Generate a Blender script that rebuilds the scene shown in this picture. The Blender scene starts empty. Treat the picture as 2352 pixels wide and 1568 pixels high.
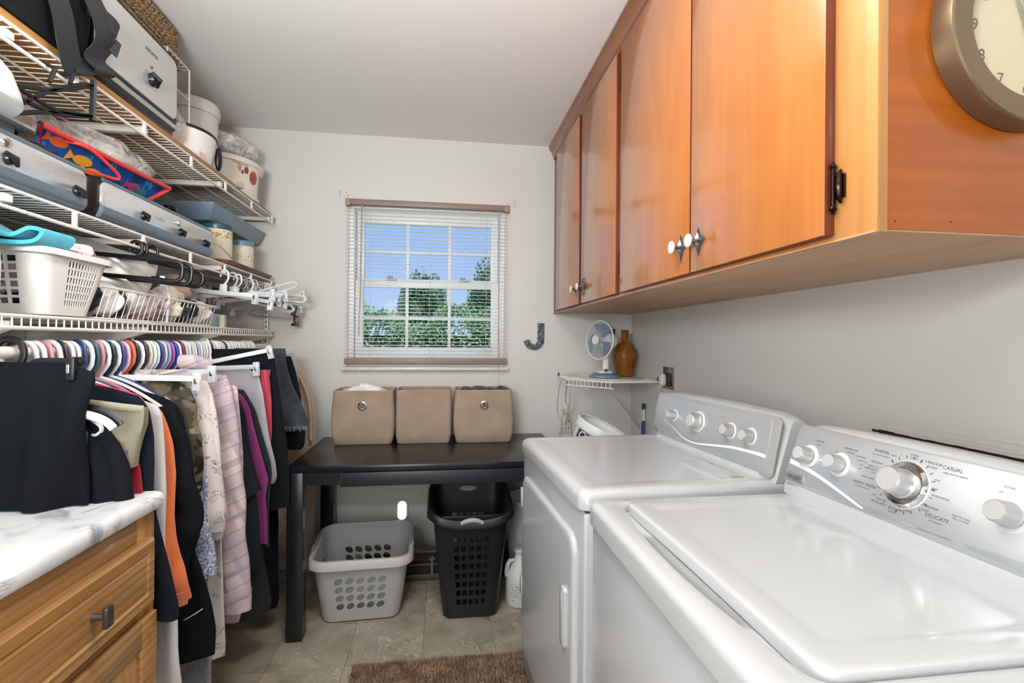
import bpy, bmesh, math, random
from mathutils import Vector, Matrix
random.seed(11)
S = bpy.context.scene
COL = S.collection
PI = math.pi
sin, cos = math.sin, math.cos
V3 = Vector

# ------------------------------------------------------------------ camera
def set_camera():
    yaw, pitch, roll = .1379, .0012, .0078
    f = V3((sin(yaw)*cos(pitch), cos(yaw)*cos(pitch), sin(pitch)))
    r = V3((cos(yaw), -sin(yaw), 0)); u = r.cross(f)
    r2 = r*cos(roll) + u*sin(roll); u2 = u*cos(roll) - r*sin(roll)
    cd = bpy.data.cameras.new('camera'); cd.sensor_width = 36; cd.lens = 1140.357/2352*36
    cd.clip_start = .02; cd.clip_end = 400
    o = bpy.data.objects.new('camera', cd); COL.objects.link(o)
    m = Matrix((r2, u2, -f)).transposed().to_4x4(); m.translation = V3((0, 0, 1.2996))
    o.matrix_world = m
    S.camera = o
set_camera()

# ------------------------------------------------------------------ world, sun, lights, exposure
S.view_settings.view_transform = 'Standard'
S.view_settings.look = 'None'
S.view_settings.gamma = 1
S.view_settings.use_curve_mapping = False
S.view_settings.exposure = 0.31

def lin(h):
    h = h.lstrip('#'); out = []
    for i in (0, 2, 4):
        c = int(h[i:i+2], 16)/255
        out.append(c/12.92 if c <= .04045 else ((c+.055)/1.055)**2.4)
    return (*out, 1)

def make_world():
    w = bpy.data.worlds.new('sky'); S.world = w; w.use_nodes = True
    nt = w.node_tree; bg = nt.nodes['Background']
    tc = nt.nodes.new('ShaderNodeTexCoord'); sep = nt.nodes.new('ShaderNodeSeparateXYZ')
    ra = nt.nodes.new('ShaderNodeValToRGB')
    nt.links.new(tc.outputs['Generated'], sep.inputs[0]); nt.links.new(sep.outputs['Z'], ra.inputs[0])
    ra.color_ramp.elements[0].position = 0.0; ra.color_ramp.elements[0].color = lin('#b4d0f8')
    ra.color_ramp.elements[1].position = .32; ra.color_ramp.elements[1].color = lin('#86b2f2')
    e = ra.color_ramp.elements.new(.8); e.color = lin('#5f92e0')
    nt.links.new(ra.outputs[0], bg.inputs[0]); bg.inputs[1].default_value = .85
make_world()

def light(name, kind, loc, energy, color=(1, 1, 1), size=.3, size_y=None, target=None, shape='DISK'):
    d = bpy.data.lights.new(name, kind); d.energy = energy; d.color = color
    if kind == 'AREA':
        d.shape = shape; d.size = size
        if size_y: d.size_y = size_y
    elif kind == 'POINT': d.shadow_soft_size = size
    o = bpy.data.objects.new(name, d); COL.objects.link(o); o.location = loc
    if target is not None:
        o.rotation_euler = (V3(target)-V3(loc)).to_track_quat('-Z', 'Y').to_euler()
    return o
sun = light('sun', 'SUN', (0, -5, 30), 3.2, (1, .96, .88), target=(-4, 6, 0)); sun.data.angle = .01
light('ceiling_lamp_light', 'AREA', (-.05, .95, 2.37), 8, (.99, .985, .97), .42, target=(-.05, .95, 0))
light('ceiling_lamp_glow', 'POINT', (-.05, .95, 2.22), 3, (.98, .985, .97), .2)
light('hall_lamp_light', 'AREA', (1.8, -.15, 2.36), 12, (1, .96, .9), .2, target=(.9, .6, 1.6))
light('hall_fill', 'AREA', (.2, -2.35, 1.3), 13, (.93, .97, 1), 2.6, 2.0, target=(0, 2, 1.0), shape='RECTANGLE')  # added frontal fill behind the camera, stands for no real window
light('ceiling_fill', 'AREA', (-.5, -.05, 1.7), 42, (.95, .98, 1), .5, target=(-.38, .95, 3.2))  # added uplight that brightens the ceiling
light('side_fill', 'AREA', (-.75, -.9, 1.25), 17, (.94, .975, 1), 1.1, target=(1.0, 1.7, 1.0))  # added fill light for the right wall and cabinet underside

# ------------------------------------------------------------------ materials
MATS = {}
def _new(name):
    m = bpy.data.materials.new(name); m.use_nodes = True
    nt = m.node_tree; b = nt.nodes['Principled BSDF']
    return m, nt, b
def N(nt, t, **kw):
    n = nt.nodes.new('ShaderNode'+t)
    for k, v in kw.items():
        if k in n.inputs: n.inputs[k].default_value = v
        else: setattr(n, k, v)
    return n
def coords(nt, scale=(1, 1, 1), obj=True, rnd=False):
    tc = N(nt, 'TexCoord'); mp = N(nt, 'Mapping'); mp.inputs['Scale'].default_value = scale
    nt.links.new(tc.outputs['Object' if obj else 'Generated'], mp.inputs[0])
    if rnd:
        oi = N(nt, 'ObjectInfo'); ml = N(nt, 'VectorMath', operation='SCALE'); ml.inputs[0].default_value = (37, 53, 71)
        nt.links.new(oi.outputs['Random'], ml.inputs['Scale']); nt.links.new(ml.outputs[0], mp.inputs['Location'])
    return mp.outputs[0]
def ramp(nt, src, stops):
    r = N(nt, 'ValToRGB'); nt.links.new(src, r.inputs[0]); cr = r.color_ramp
    cr.elements[0].position, cr.elements[0].color = stops[0]
    cr.elements[1].position, cr.elements[1].color = stops[-1]
    for p, c in stops[1:-1]:
        e = cr.elements.new(p); e.color = c
    return r.outputs[0]
def c_(h): return lin(h) if isinstance(h, str) else h
def mixc(nt, fac, a, b, mode='MIX'):
    mx = N(nt, 'Mix', data_type='RGBA', blend_type=mode)
    for s, v in ((0, fac), (6, a), (7, b)):
        if isinstance(v, (int, float)): mx.inputs[s].default_value = v
        elif isinstance(v, (tuple, list)): mx.inputs[s].default_value = v
        else: nt.links.new(v, mx.inputs[s])
    return mx.outputs[2]
def bump(nt, b, h, strength, dist=.002):
    bp = N(nt, 'Bump'); bp.inputs['Strength'].default_value = strength; bp.inputs['Distance'].default_value = dist
    nt.links.new(h, bp.inputs['Height']); nt.links.new(bp.outputs[0], b.inputs['Normal'])

def mat(name, col, rough=.5, metal=0, var=0, vscale=20, bmp=0, bscale=200, coat=0, spec=None, sheen=0, emit=0, alpha=1, trans=0, ior=None, scale=(1, 1, 1)):
    if name in MATS: return MATS[name]
    m, nt, b = _new(name); col = c_(col)
    b.inputs['Base Color'].default_value = col; b.inputs['Roughness'].default_value = rough; b.inputs['Metallic'].default_value = metal
    if coat: b.inputs['Coat Weight'].default_value = coat; b.inputs['Coat Roughness'].default_value = .12
    if spec is not None: b.inputs['Specular IOR Level'].default_value = spec
    if sheen: b.inputs['Sheen Weight'].default_value = sheen; b.inputs['Sheen Roughness'].default_value = .6
    if emit: b.inputs['Emission Color'].default_value = col; b.inputs['Emission Strength'].default_value = emit
    if alpha < 1: b.inputs['Alpha'].default_value = alpha
    if trans: b.inputs['Transmission Weight'].default_value = trans
    if ior: b.inputs['IOR'].default_value = ior
    if var or bmp: co = coords(nt, scale)
    if var:
        n = N(nt, 'TexNoise', Scale=vscale, Detail=5.0); nt.links.new(co, n.inputs[0])
        k = 1-var
        nt.links.new(ramp(nt, n.outputs[0], [(.3, (col[0]*k, col[1]*k, col[2]*k, 1)), (.7, (min(1, col[0]*(1+var)), min(1, col[1]*(1+var)), min(1, col[2]*(1+var)), 1))]), b.inputs['Base Color'])
    if bmp:
        n = N(nt, 'TexNoise', Scale=bscale, Detail=3.0); nt.links.new(co, n.inputs[0]); bump(nt, b, n.outputs[0], bmp)
    MATS[name] = m; return m

def wood(name, c1, c2, axis='Z', rough=.3, coat=.3, ring=6, fine=60, bands=0, contrast=(.3, .7), grain=.55, st=.12):
    if name in MATS: return MATS[name]
    m, nt, b = _new(name)
    sc = {'X': (st, 1, 1), 'Y': (1, st, 1), 'Z': (1, 1, st)}[axis]
    co = coords(nt, sc)
    n1 = N(nt, 'TexNoise', Scale=ring, Detail=6.0, Distortion=1.2); nt.links.new(co, n1.inputs[0])
    sc2 = tuple(.1*s if s < 1 else s for s in sc)
    co2 = coords(nt, sc2); n2 = N(nt, 'TexNoise', Scale=fine, Detail=4.0); nt.links.new(co2, n2.inputs[0])
    base = ramp(nt, n1.outputs[0], [(contrast[0], c_(c1)), (contrast[1], c_(c2))])
    if bands:
        w = N(nt, 'TexWave', Scale=bands, Distortion=5.0, Detail=3.0); w.inputs['Detail Scale'].default_value = 1.2
        w.bands_direction = {'X': 'Z', 'Y': 'Z', 'Z': 'Y'}[axis]
        nt.links.new(co, w.inputs[0])
        base = mixc(nt, ramp(nt, w.outputs[0], [(.0, (0, 0, 0, 1)), (.55, (.1, .1, .1, 1)), (1, (.75, .75, .75, 1))]), base, tuple(x*.72 for x in c_(c1)[:3])+(1,))
    k = 1-grain*.5
    g = ramp(nt, n2.outputs[0], [(.35, (k, k, k, 1)), (.65, (1, 1, 1, 1))])
    nt.links.new(mixc(nt, 1.0, base, g, 'MULTIPLY'), b.inputs['Base Color'])
    b.inputs['Roughness'].default_value = rough; b.inputs['Coat Weight'].default_value = coat; b.inputs['Coat Roughness'].default_value = .1
    bump(nt, b, n2.outputs[0], .05)
    MATS[name] = m; return m

def fabric(name, col, rough=.9, weave=900, sheen=.2, var=.12, vscale=9):
    return mat(name, col, rough, var=var, vscale=vscale, bmp=.25, bscale=weave, sheen=sheen, spec=.15)

def m_floor():
    m, nt, b = _new('stone_tile'); co = coords(nt, rnd=True)
    n = N(nt, 'TexNoise', Scale=5.0, Detail=6.0, Distortion=1.5); nt.links.new(co, n.inputs[0])
    base = ramp(nt, n.outputs[0], [(.25, lin('#8b806e')), (.5, lin('#a79d8a')), (.75, lin('#bbb19e'))])
    v = None
    for s, wdt, amt in ((6, .018, .8), (15, .022, .55)):
        n2 = N(nt, 'TexNoise', Scale=s, Detail=5.0, Distortion=2.2); nt.links.new(co, n2.inputs[0])
        sb = N(nt, 'Math', operation='SUBTRACT'); nt.links.new(n2.outputs[0], sb.inputs[0]); sb.inputs[1].default_value = .5
        ab = N(nt, 'Math', operation='ABSOLUTE'); nt.links.new(sb.outputs[0], ab.inputs[0])
        f = ramp(nt, ab.outputs[0], [(0, (amt, amt, amt, 1)), (wdt, (0, 0, 0, 1))])
        nm = N(nt, 'TexNoise', Scale=4.0); nt.links.new(co, nm.inputs[0])
        f = mixc(nt, 1.0, f, ramp(nt, nm.outputs[0], [(.42, (0, 0, 0, 1)), (.62, (1, 1, 1, 1))]), 'MULTIPLY')
        base = mixc(nt, f, base, lin('#e2dbcb'))
    nt.links.new(base, b.inputs['Base Color']); b.inputs['Roughness'].default_value = .32
    return m
def m_counter():
    m, nt, b = _new('marble_laminate'); co = coords(nt, (1, 1, 1))
    n = N(nt, 'TexNoise', Scale=5.0, Detail=3.0); nt.links.new(co, n.inputs[0])
    base = ramp(nt, n.outputs[0], [(.3, lin('#d3d9de')), (.7, lin('#f1f2f2'))])
    co2 = coords(nt, (1, .55, 1))
    for s, w, col, amt in ((4.5, .035, '#5d6878', .8), (9, .03, '#77818f', .6)):
        n2 = N(nt, 'TexNoise', Scale=s, Detail=7.0, Distortion=1.0); nt.links.new(co2, n2.inputs[0])
        sb = N(nt, 'Math', operation='SUBTRACT'); nt.links.new(n2.outputs[0], sb.inputs[0]); sb.inputs[1].default_value = .52
        ab = N(nt, 'Math', operation='ABSOLUTE'); nt.links.new(sb.outputs[0], ab.inputs[0])
        f = ramp(nt, ab.outputs[0], [(0, (amt,)*3+(1,)), (w, (0, 0, 0, 1))])
        nm = N(nt, 'TexNoise', Scale=6.0, Detail=2.0); nt.links.new(co, nm.inputs[0])
        f = mixc(nt, 1.0, f, ramp(nt, nm.outputs[0], [(.45, (0, 0, 0, 1)), (.6, (1, 1, 1, 1))]), 'MULTIPLY')
        base = mixc(nt, f, base, lin(col))
    nt.links.new(base, b.inputs['Base Color']); b.inputs['Roughness'].default_value = .3
    return m
def m_print(name, base, inks, scale=30, thr=.62, rough=.85):
    """printed cloth: irregular blots of each ink on the base"""
    m, nt, b = _new(name); co = coords(nt); col = lin(base)
    for i, (ink, s, t) in enumerate(inks):
        n = N(nt, 'TexNoise', Scale=s, Detail=3.0, Distortion=.8); mp = N(nt, 'Mapping'); mp.inputs['Location'].default_value = (i*3.1, i*1.7, i*2.3)
        nt.links.new(co, mp.inputs[0]); nt.links.new(mp.outputs[0], n.inputs[0])
        col = mixc(nt, ramp(nt, n.outputs[0], [(t, (0, 0, 0, 1)), (t+.03, (1, 1, 1, 1))]), col, lin(ink))
    nt.links.new(col, b.inputs['Base Color']); b.inputs['Roughness'].default_value = rough; b.inputs['Specular IOR Level'].default_value = .2
    return m
def m_lines(name, base, ink, scale=14, w=.02, gate=.5):
    """thin scribbled motif lines on a base"""
    m, nt, b = _new(name); co = coords(nt)
    n2 = N(nt, 'TexNoise', Scale=scale, Detail=1.0, Distortion=2.5); nt.links.new(co, n2.inputs[0])
    sb = N(nt, 'Math', operation='SUBTRACT'); nt.links.new(n2.outputs[0], sb.inputs[0]); sb.inputs[1].default_value = .5
    ab = N(nt, 'Math', operation='ABSOLUTE'); nt.links.new(sb.outputs[0], ab.inputs[0])
    f = ramp(nt, ab.outputs[0], [(0, (1, 1, 1, 1)), (w, (0, 0, 0, 1))])
    nm = N(nt, 'TexNoise', Scale=scale*.6, Detail=0.0); nt.links.new(co, nm.inputs[0])
    f = mixc(nt, 1.0, f, ramp(nt, nm.outputs[0], [(gate, (0, 0, 0, 1)), (gate+.06, (1, 1, 1, 1))]), 'MULTIPLY')
    nt.links.new(mixc(nt, f, lin(base), lin(ink)), b.inputs['Base Color']); b.inputs['Roughness'].default_value = .85; b.inputs['Specular IOR Level'].default_value = .2
    return m
def m_plaid():
    m, nt, b = _new('pink_plaid'); co = coords(nt, (1, 1, 1))
    rot = N(nt, 'Mapping'); rot.inputs['Rotation'].default_value = (0, .42, 0); nt.links.new(co, rot.inputs[0])
    col = lin('#d6c3c2')
    for d, s, ink, lo in (('X', 4.2, '#9a8f9d', .86), ('Z', 3.6, '#988e9c', .86), ('X', 2.0, '#b9a6b4', .62), ('Z', 1.7, '#c2adb6', .62), ('Z', 7.0, '#8f8597', .94)):
        w = N(nt, 'TexWave', Scale=s, Distortion=.4); w.bands_direction = d; w.inputs['Detail'].default_value = 0
        nt.links.new(rot.outputs[0], w.inputs[0])
        col = mixc(nt, ramp(nt, w.outputs[0], [(lo, (0, 0, 0, 1)), (lo+.06, (.6, .6, .6, 1))]), col, lin(ink))
    n = N(nt, 'TexNoise', Scale=500.0); nt.links.new(co, n.inputs[0]); bump(nt, b, n.outputs[0], .2)
    nt.links.new(col, b.inputs['Base Color']); b.inputs['Roughness'].default_value = .95; b.inputs['Specular IOR Level'].default_value = .1
    return m
def m_weave():
    m, nt, b = _new('woven_seagrass'); co = coords(nt)
    w = N(nt, 'TexWave', Scale=34.0, Distortion=6.0, Detail=2.0); w.bands_direction = 'Z'; w.inputs['Detail Scale'].default_value = 5
    nt.links.new(co, w.inputs[0])
    n = N(nt, 'TexNoise', Scale=70.0, Detail=3.0); nt.links.new(co, n.inputs[0])
    f = mixc(nt, .5, w.outputs[0], n.outputs[0])
    nt.links.new(ramp(nt, f, [(.3, lin('#4d3522')), (.5, lin('#9c7a56')), (.7, lin('#c2a47d'))]), b.inputs['Base Color'])
    b.inputs['Roughness'].default_value = .8; bump(nt, b, f, 1.0, .006)
    return m
def m_plastic_film(name, tint='#ffffff', a=.35):
    m, nt, b = _new(name)
    b.inputs['Base Color'].default_value = lin(tint); b.inputs['Roughness'].default_value = .15
    co = coords(nt); n = N(nt, 'TexNoise', Scale=22.0, Detail=3.0, Distortion=1.5); nt.links.new(co, n.inputs[0])
    nt.links.new(ramp(nt, n.outputs[0], [(.35, (a*.5,)*3+(1,)), (.7, (min(1, a*1.7),)*3+(1,))]), b.inputs['Alpha'])
    bump(nt, b, n.outputs[0], .8, .01)
    return m
def m_brushed(name, col='#c9cdd0', rough=.32, axis='Y'):
    m, nt, b = _new(name)
    sc = {'Y': (40, .6, 400), 'Z': (400, 400, .6)}[axis]
    co = coords(nt, sc); n = N(nt, 'TexNoise', Scale=1.0, Detail=2.0); nt.links.new(co, n.inputs[0])
    b.inputs['Base Color'].default_value = lin(col); b.inputs['Metallic'].default_value = .62
    nt.links.new(ramp(nt, n.outputs[0], [(.3, (rough*.9,)*3+(1,)), (.7, (rough*1.15,)*3+(1,))]), b.inputs['Roughness'])
    return m

WALL = mat('wall_paint', '#d4d2cd', .75, var=.02, vscale=2, bmp=.06, bscale=60)
CEIL = mat('ceiling_paint', '#ebe9e6', .85, bmp=.05, bscale=90)
FLOORM = m_floor(); GROUT = mat('grout', '#4e483d', .8)
WHITEV = mat('white_vinyl', '#f1f1ef', .35)
SLAT = mat('blind_slat', '#fbfaf7', .4)
BROWNV = mat('blind_brown', '#8f7a72', .45)
ENAMEL = mat('white_enamel', '#c6c8ca', .14, coat=.6)
ENAMEL2 = mat('white_enamel_side', '#c6c9cc', .22, coat=.3)
SILVER = mat('console_silver', '#c9cccf', .36, .55)
SILVER2 = mat('console_grey', '#b9b8b5', .35, .3)
CHROME = mat('chrome', '#d8d8d8', .12, 1)
ALU = mat('brushed_alu', '#c9c9c9', .3, .6)
WIRE = mat('white_coated_wire', '#ebe8df', .4)
BLACKP = mat('black_plastic', '#14161a', .3)
BLACKM = mat('matte_black_iron', '#1a1c1e', .5, .2)
WHITEP = mat('white_plastic', '#ecedec', .35)
CLEARP = mat('clear_plastic', '#e8eef2', .1, alpha=.45)
INK = mat('printed_ink', '#5d5f63', .6)
CAB = wood('cabinet_wood', '#aa632e', '#bd773c', 'Z', .24, .8, 6, 60, grain=.2, st=.35, contrast=(.2, .8))
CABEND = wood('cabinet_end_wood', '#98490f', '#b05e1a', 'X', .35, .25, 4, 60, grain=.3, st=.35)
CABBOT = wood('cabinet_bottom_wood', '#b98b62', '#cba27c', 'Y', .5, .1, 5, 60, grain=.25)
CABDARK = wood('cabinet_dark_wood', '#5e2711', '#74351a', 'Z', .4, .3, 5, 60)
CABCROWN = wood('crown_wood', '#7d4526', '#9a5a34', 'Y', .22, .6, 5, 60)
OAK = wood('oak', '#bd8a4e', '#d6ab73', 'Y', .35, .3, 9, 90, bands=16, grain=.6)
OAKV = wood('oak_vertical', '#c08b50', '#d4a76c', 'Z', .35, .3, 7, 80, grain=.5)
SHELFW = wood('shelf_board_oak', '#b87f3a', '#d09a55', 'Y', .45, .15, 6, 60)
SHELFB = wood('shelf_board_brown', '#7b5340', '#8d6350', 'Y', .5, .1, 6, 60)
DESK = mat('black_stained_wood', '#191b20', .26, bmp=.05, bscale=140)
STEEL = m_brushed('brushed_steel')
STEELB = mat('blue_grey_metal', '#7e8d97', .35, .4)
BIN = fabric('tan_canvas', '#a38f7c', weave=700)
# ------------------------------------------------------------------ mesh kit
class M:
    def __init__(s): s.v = []; s.f = []
    def add(s, vs, fs):
        o = len(s.v); s.v += [tuple(p) for p in vs]; s.f += [tuple(i+o for i in f) for f in fs]; return s
    def box(s, x0, x1, y0, y1, z0, z1):
        return s.add([(x0, y0, z0), (x1, y0, z0), (x1, y1, z0), (x0, y1, z0), (x0, y0, z1), (x1, y0, z1), (x1, y1, z1), (x0, y1, z1)],
                     [(0, 3, 2, 1), (4, 5, 6, 7), (0, 1, 5, 4), (1, 2, 6, 5), (2, 3, 7, 6), (3, 0, 4, 7)])
    def rings(s, rs, cap=(True, True), closed=False):
        n = len(rs[0]); o = len(s.v)
        for r in rs: s.v += [tuple(p) for p in r]
        k = len(rs)
        for i in range(k if closed else k-1):
            a = o+i*n; b = o+((i+1) % k)*n
            for j in range(n): s.f.append((a+j, a+(j+1) % n, b+(j+1) % n, b+j))
        if not closed:
            if cap[0]: s.f.append(tuple(o+j for j in reversed(range(n))))
            if cap[1]: s.f.append(tuple(o+(k-1)*n+j for j in range(n)))
        return s
    def tube(s, pts, r, n=8, closed=False, flat=None):
        pts = [V3(p) for p in pts]; k = len(pts); rs = []
        if not isinstance(r, (list, tuple)): r = [r]*k
        t0 = None; nrm = None
        for i in range(k):
            if closed: t = pts[(i+1) % k]-pts[i-1]
            else: t = pts[min(i+1, k-1)]-pts[max(i-1, 0)]
            t.normalize()
            if nrm is None:
                a = V3((0, 0, 1)) if abs(t.z) < .9 else V3((1, 0, 0))
                nrm = (a-t*a.dot(t)).normalized()
            else:
                nrm = (nrm-t*nrm.dot(t))
                nrm = nrm.normalized() if nrm.length > 1e-6 else t.orthogonal().normalized()
            bn = t.cross(nrm); fa = flat or (1, 1)
            rs.append([pts[i]+(nrm*cos(2*PI*j/n)*fa[0]+bn*sin(2*PI*j/n)*fa[1])*r[i] for j in range(n)])
        return s.rings(rs, closed=closed)
    def cyl(s, p0, p1, r0, r1=None, n=20):
        return s.tube([p0, p1], [r0, r0 if r1 is None else r1], n)
    def lathe(s, prof, c=(0, 0, 0), n=28, axis=None, cap=(True, True), sy=1.0):
        c = V3(c)
        if axis is None: ex, ey, ez = V3((1, 0, 0)), V3((0, 1, 0)), V3((0, 0, 1))
        else:
            ez = V3(axis).normalized(); ex = ez.orthogonal().normalized(); ey = ez.cross(ex)
        return s.rings([[c+ex*r*cos(2*PI*j/n)+ey*r*sy*sin(2*PI*j/n)+ez*z for j in range(n)] for r, z in prof], cap)
    def prism(s, poly, fn0, fn1):
        a = [fn0(*p) for p in poly]; b = [fn1(*p) for p in poly]
        return s.rings([a, b])
    def grid(s, fn, nu, nv):
        vs = [fn(i/nu, j/nv) for j in range(nv+1) for i in range(nu+1)]
        return s.add(vs, [(j*(nu+1)+i, j*(nu+1)+i+1, (j+1)*(nu+1)+i+1, (j+1)*(nu+1)+i) for j in range(nv) for i in range(nu)])
    def blob(s, c, r, n=16, m=10, amp=.0, seed=0, freq=2.5):
        rd = random.Random(seed); ph = [rd.uniform(0, 6.3) for _ in range(8)]
        c = V3(c); rs = []
        for i in range(m+1):
            a = PI*i/m; a = min(max(a, .08), PI-.08); ring = []
            for j in range(n):
                b = 2*PI*j/n
                d = V3((sin(a)*cos(b), sin(a)*sin(b), -cos(a)))
                k = 1+amp*(sin(freq*2*d.x+ph[0])*sin(freq*2.3*d.y+ph[1])+.6*sin(freq*4*d.z+ph[2]+3*d.x)+.5*sin(freq*5*d.y+ph[3]+4*d.z))
                ring.append(c+V3((d.x*r[0], d.y*r[1], d.z*r[2]))*k)
            rs.append(ring)
        return s.rings(rs)
    def rr(s, x0, x1, y0, y1, loops, r=.02, n=5, cap=(True, True)):
        """stack of rounded rectangles: loops of (inset, z)"""
        return s.rings([rrloop(x0+i, x1-i, y0+i, y1-i, z, max(r-i*.5, .002), n) for i, z in loops], cap)

def rrloop(x0, x1, y0, y1, z, r, n=5):
    out = []
    for cx, cy, a0 in ((x1-r, y0+r, -90), (x1-r, y1-r, 0), (x0+r, y1-r, 90), (x0+r, y0+r, 180)):
        for i in range(n+1):
            a = math.radians(a0+90*i/n); out.append(V3((cx+r*cos(a), cy+r*sin(a), z)))
    return out

def tag(o, label=None, cat=None, group=None, kind=None):
    if label: o['label'] = label
    if cat: o['category'] = cat
    if group: o['group'] = group
    if kind: o['kind'] = kind
    return o

def obj(name, m, ma, parent=None, bevel=0, seg=2, smooth=38, solid=0, local=False, label=None, cat=None, group=None, kind=None, sub=0):
    if name in ('folded_cloth', 'bag_film', 'contents', 'plastic_bag', 'folded_clothes') and not solid: sub = 1; smooth = 180
    if name in ('lettering', 'front_lettering', 'numerals') and not kind: kind = 'stuff'
    me = bpy.data.meshes.new(name)
    vs = m.v; off = V3((0, 0, 0))
    if parent is None and not local:
        xs = [p[0] for p in vs]; ys = [p[1] for p in vs]; zs = [p[2] for p in vs]
        off = V3(((min(xs)+max(xs))/2, (min(ys)+max(ys))/2, min(zs)))
        vs = [(p[0]-off.x, p[1]-off.y, p[2]-off.z) for p in vs]
    me.from_pydata(vs, [], m.f); me.update()
    if bevel:
        bm = bmesh.new(); bm.from_mesh(me)
        bmesh.ops.recalc_face_normals(bm, faces=bm.faces)
        es = [e for e in bm.edges if len(e.link_faces) == 2 and e.calc_face_angle(0) > .6]
        bmesh.ops.bevel(bm, geom=es, offset=bevel, segments=seg, profile=.5, affect='EDGES')
        bm.to_mesh(me); bm.free()
    else:
        bm = bmesh.new(); bm.from_mesh(me); bmesh.ops.recalc_face_normals(bm, faces=bm.faces); bm.to_mesh(me); bm.free()
    if smooth:
        me.polygons.foreach_set('use_smooth', [True]*len(me.polygons))
        me.set_sharp_from_angle(angle=math.radians(smooth))
    for mm in (ma if isinstance(ma, (list, tuple)) else [ma]): me.materials.append(mm)
    o = bpy.data.objects.new(name, me); COL.objects.link(o)
    if parent is not None:
        o.parent = parent
        if not local: o.matrix_parent_inverse = root_matrix(parent).inverted()
    else: o.location = off
    if solid:
        md = o.modifiers.new('solid', 'SOLIDIFY'); md.thickness = solid; md.offset = 0
        md = o.modifiers.new('split', 'EDGE_SPLIT'); md.split_angle = .7
    if sub:
        md = o.modifiers.new('sub', 'SUBSURF'); md.levels = sub; md.render_levels = sub
    return tag(o, label, cat, group, kind)

def root_matrix(o):
    m = Matrix.LocRotScale(o.location, o.rotation_euler, o.scale)
    if o.parent: return root_matrix(o.parent) @ o.matrix_parent_inverse @ m
    return m

def thing(name, label, cat, loc=(0, 0, 0), rot=0, group=None):
    o = bpy.data.objects.new(name, None); COL.objects.link(o)
    o.empty_display_size = .05; o.location = loc; o.rotation_euler = (0, 0, rot)
    return tag(o, label, cat, group)

def copy_tree(o, loc, rot=None, label=None, group=None):
    c = o.copy(); COL.objects.link(c); c.location = loc
    if rot is not None: c.rotation_euler = rot
    if label: c['label'] = label
    if group: c['group'] = group
    for ch in o.children:
        k = ch.copy(); COL.objects.link(k); k.parent = c
        for g in ch.children:
            d = g.copy(); COL.objects.link(d); d.parent = k
    return c

def struct(name, m, ma, parent=None, **kw):
    o = obj(name, m, ma, parent, **kw)
    if parent is None: o['kind'] = 'structure'
    return o

def text_add(m, s, size, P, U, V, Nn, ext=.0004, align='CENTER', bold=0):
    cu = bpy.data.curves.new('t', 'FONT'); cu.body = s; cu.size = size; cu.align_x = align; cu.align_y = 'CENTER'
    cu.resolution_u = 3; cu.offset = bold
    o = bpy.data.objects.new('t', cu); COL.objects.link(o)
    me = bpy.data.meshes.new_from_object(o.evaluated_get(bpy.context.evaluated_depsgraph_get()))
    P, U, V, Nn = V3(P), V3(U), V3(V), V3(Nn)
    m.add([P+U*v.co.x+V*v.co.y+Nn*(ext+v.co.z) for v in me.vertices], [tuple(p.vertices) for p in me.polygons])
    bpy.data.objects.remove(o); bpy.data.curves.remove(cu); bpy.data.meshes.remove(me)
    return m

# ------------------------------------------------------------------ the room
XL, XR, D, CZ = -1.281, 1.165, 2.97, 2.492
fl = struct('floor', M().box(XL-.1, 3.3, -2.5, D+.1, -.06, -.003), GROUT)
TS = .3048
x = -.0750-4*TS
tx = []
while x < XR+.3: tx.append((max(x, XL), min(x+TS, XR))); x += TS
for ix, (a, b) in enumerate(tx):
    if b-a < .02: continue
    y = D
    for k in range(9):
        y0 = y-TS
        obj('tile', M().box(a+.0007, b-.0007, y0+.0007, y-.0007, -.003, 0), FLOORM, fl, smooth=0)
        y = y0
struct('ceiling', M().box(XL-.1, 3.3, -2.5, D+.12, CZ, CZ+.1), CEIL)
WX0, WX1, WZ0, WZ1 = -.545, .365, 1.15, 2.10
mw = M().box(XL-.1, WX0, D, D+.12, -.05, CZ+.02).box(WX1, XR+.1, D, D+.12, -.05, CZ+.02).box(WX0, WX1, D, D+.12, -.05, WZ0).box(WX0, WX1, D, D+.12, WZ1, CZ+.02)
wf = struct('wall_far', mw, WALL, smooth=0)
struct('wall_left', M().box(XL-.1, XL, -2.5, D, -.05, CZ+.02), WALL, smooth=0)
wr = struct('wall_right', M().box(XR, XR+.1, .1, D, -.05, CZ+.02), WALL, smooth=0)
struct('wall_hall_side', M().box(XR, 3.3, .1, .2, -.05, CZ+.02), WALL, smooth=0)
struct('wall_hall_right', M().box(3.2, 3.3, -2.5, .1, -.05, CZ+.02), WALL, smooth=0)
struct('wall_back', M().box(XL-.1, 3.3, -2.6, -2.5, -.05, CZ+.02), WALL, smooth=0)
# cracked seam with lifted paint behind the washer
mc = M()
rd = random.Random(3)
ys = [1.21-i*.022 for i in range(30)]
for i in range(len(ys)-1):
    h = .0035+rd.uniform(0, .002)+(.003 if i in (1, 2) else 0)
    mc.box(XR-.0012, XR, ys[i+1], ys[i], 1.068-h, 1.068+h*.6)
obj('crack', mc, mat('crack_dark', '#1b1a19', .9), wr, smooth=0)
mc = M()
for z0, ya, yb, amp in ((1.078, 1.24, .60, .0008), (1.098, 1.22, .66, .0014), (1.086, 1.02, .86, .002)):
    P = [(XR-.0002, ya+(yb-ya)*k/40, z0+rd.uniform(-amp, amp)) for k in range(41)]
    mc.tube(P, .0011, 5, flat=(1, 1))
obj('paint_ridge', mc, WALL, wr, smooth=0)
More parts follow.
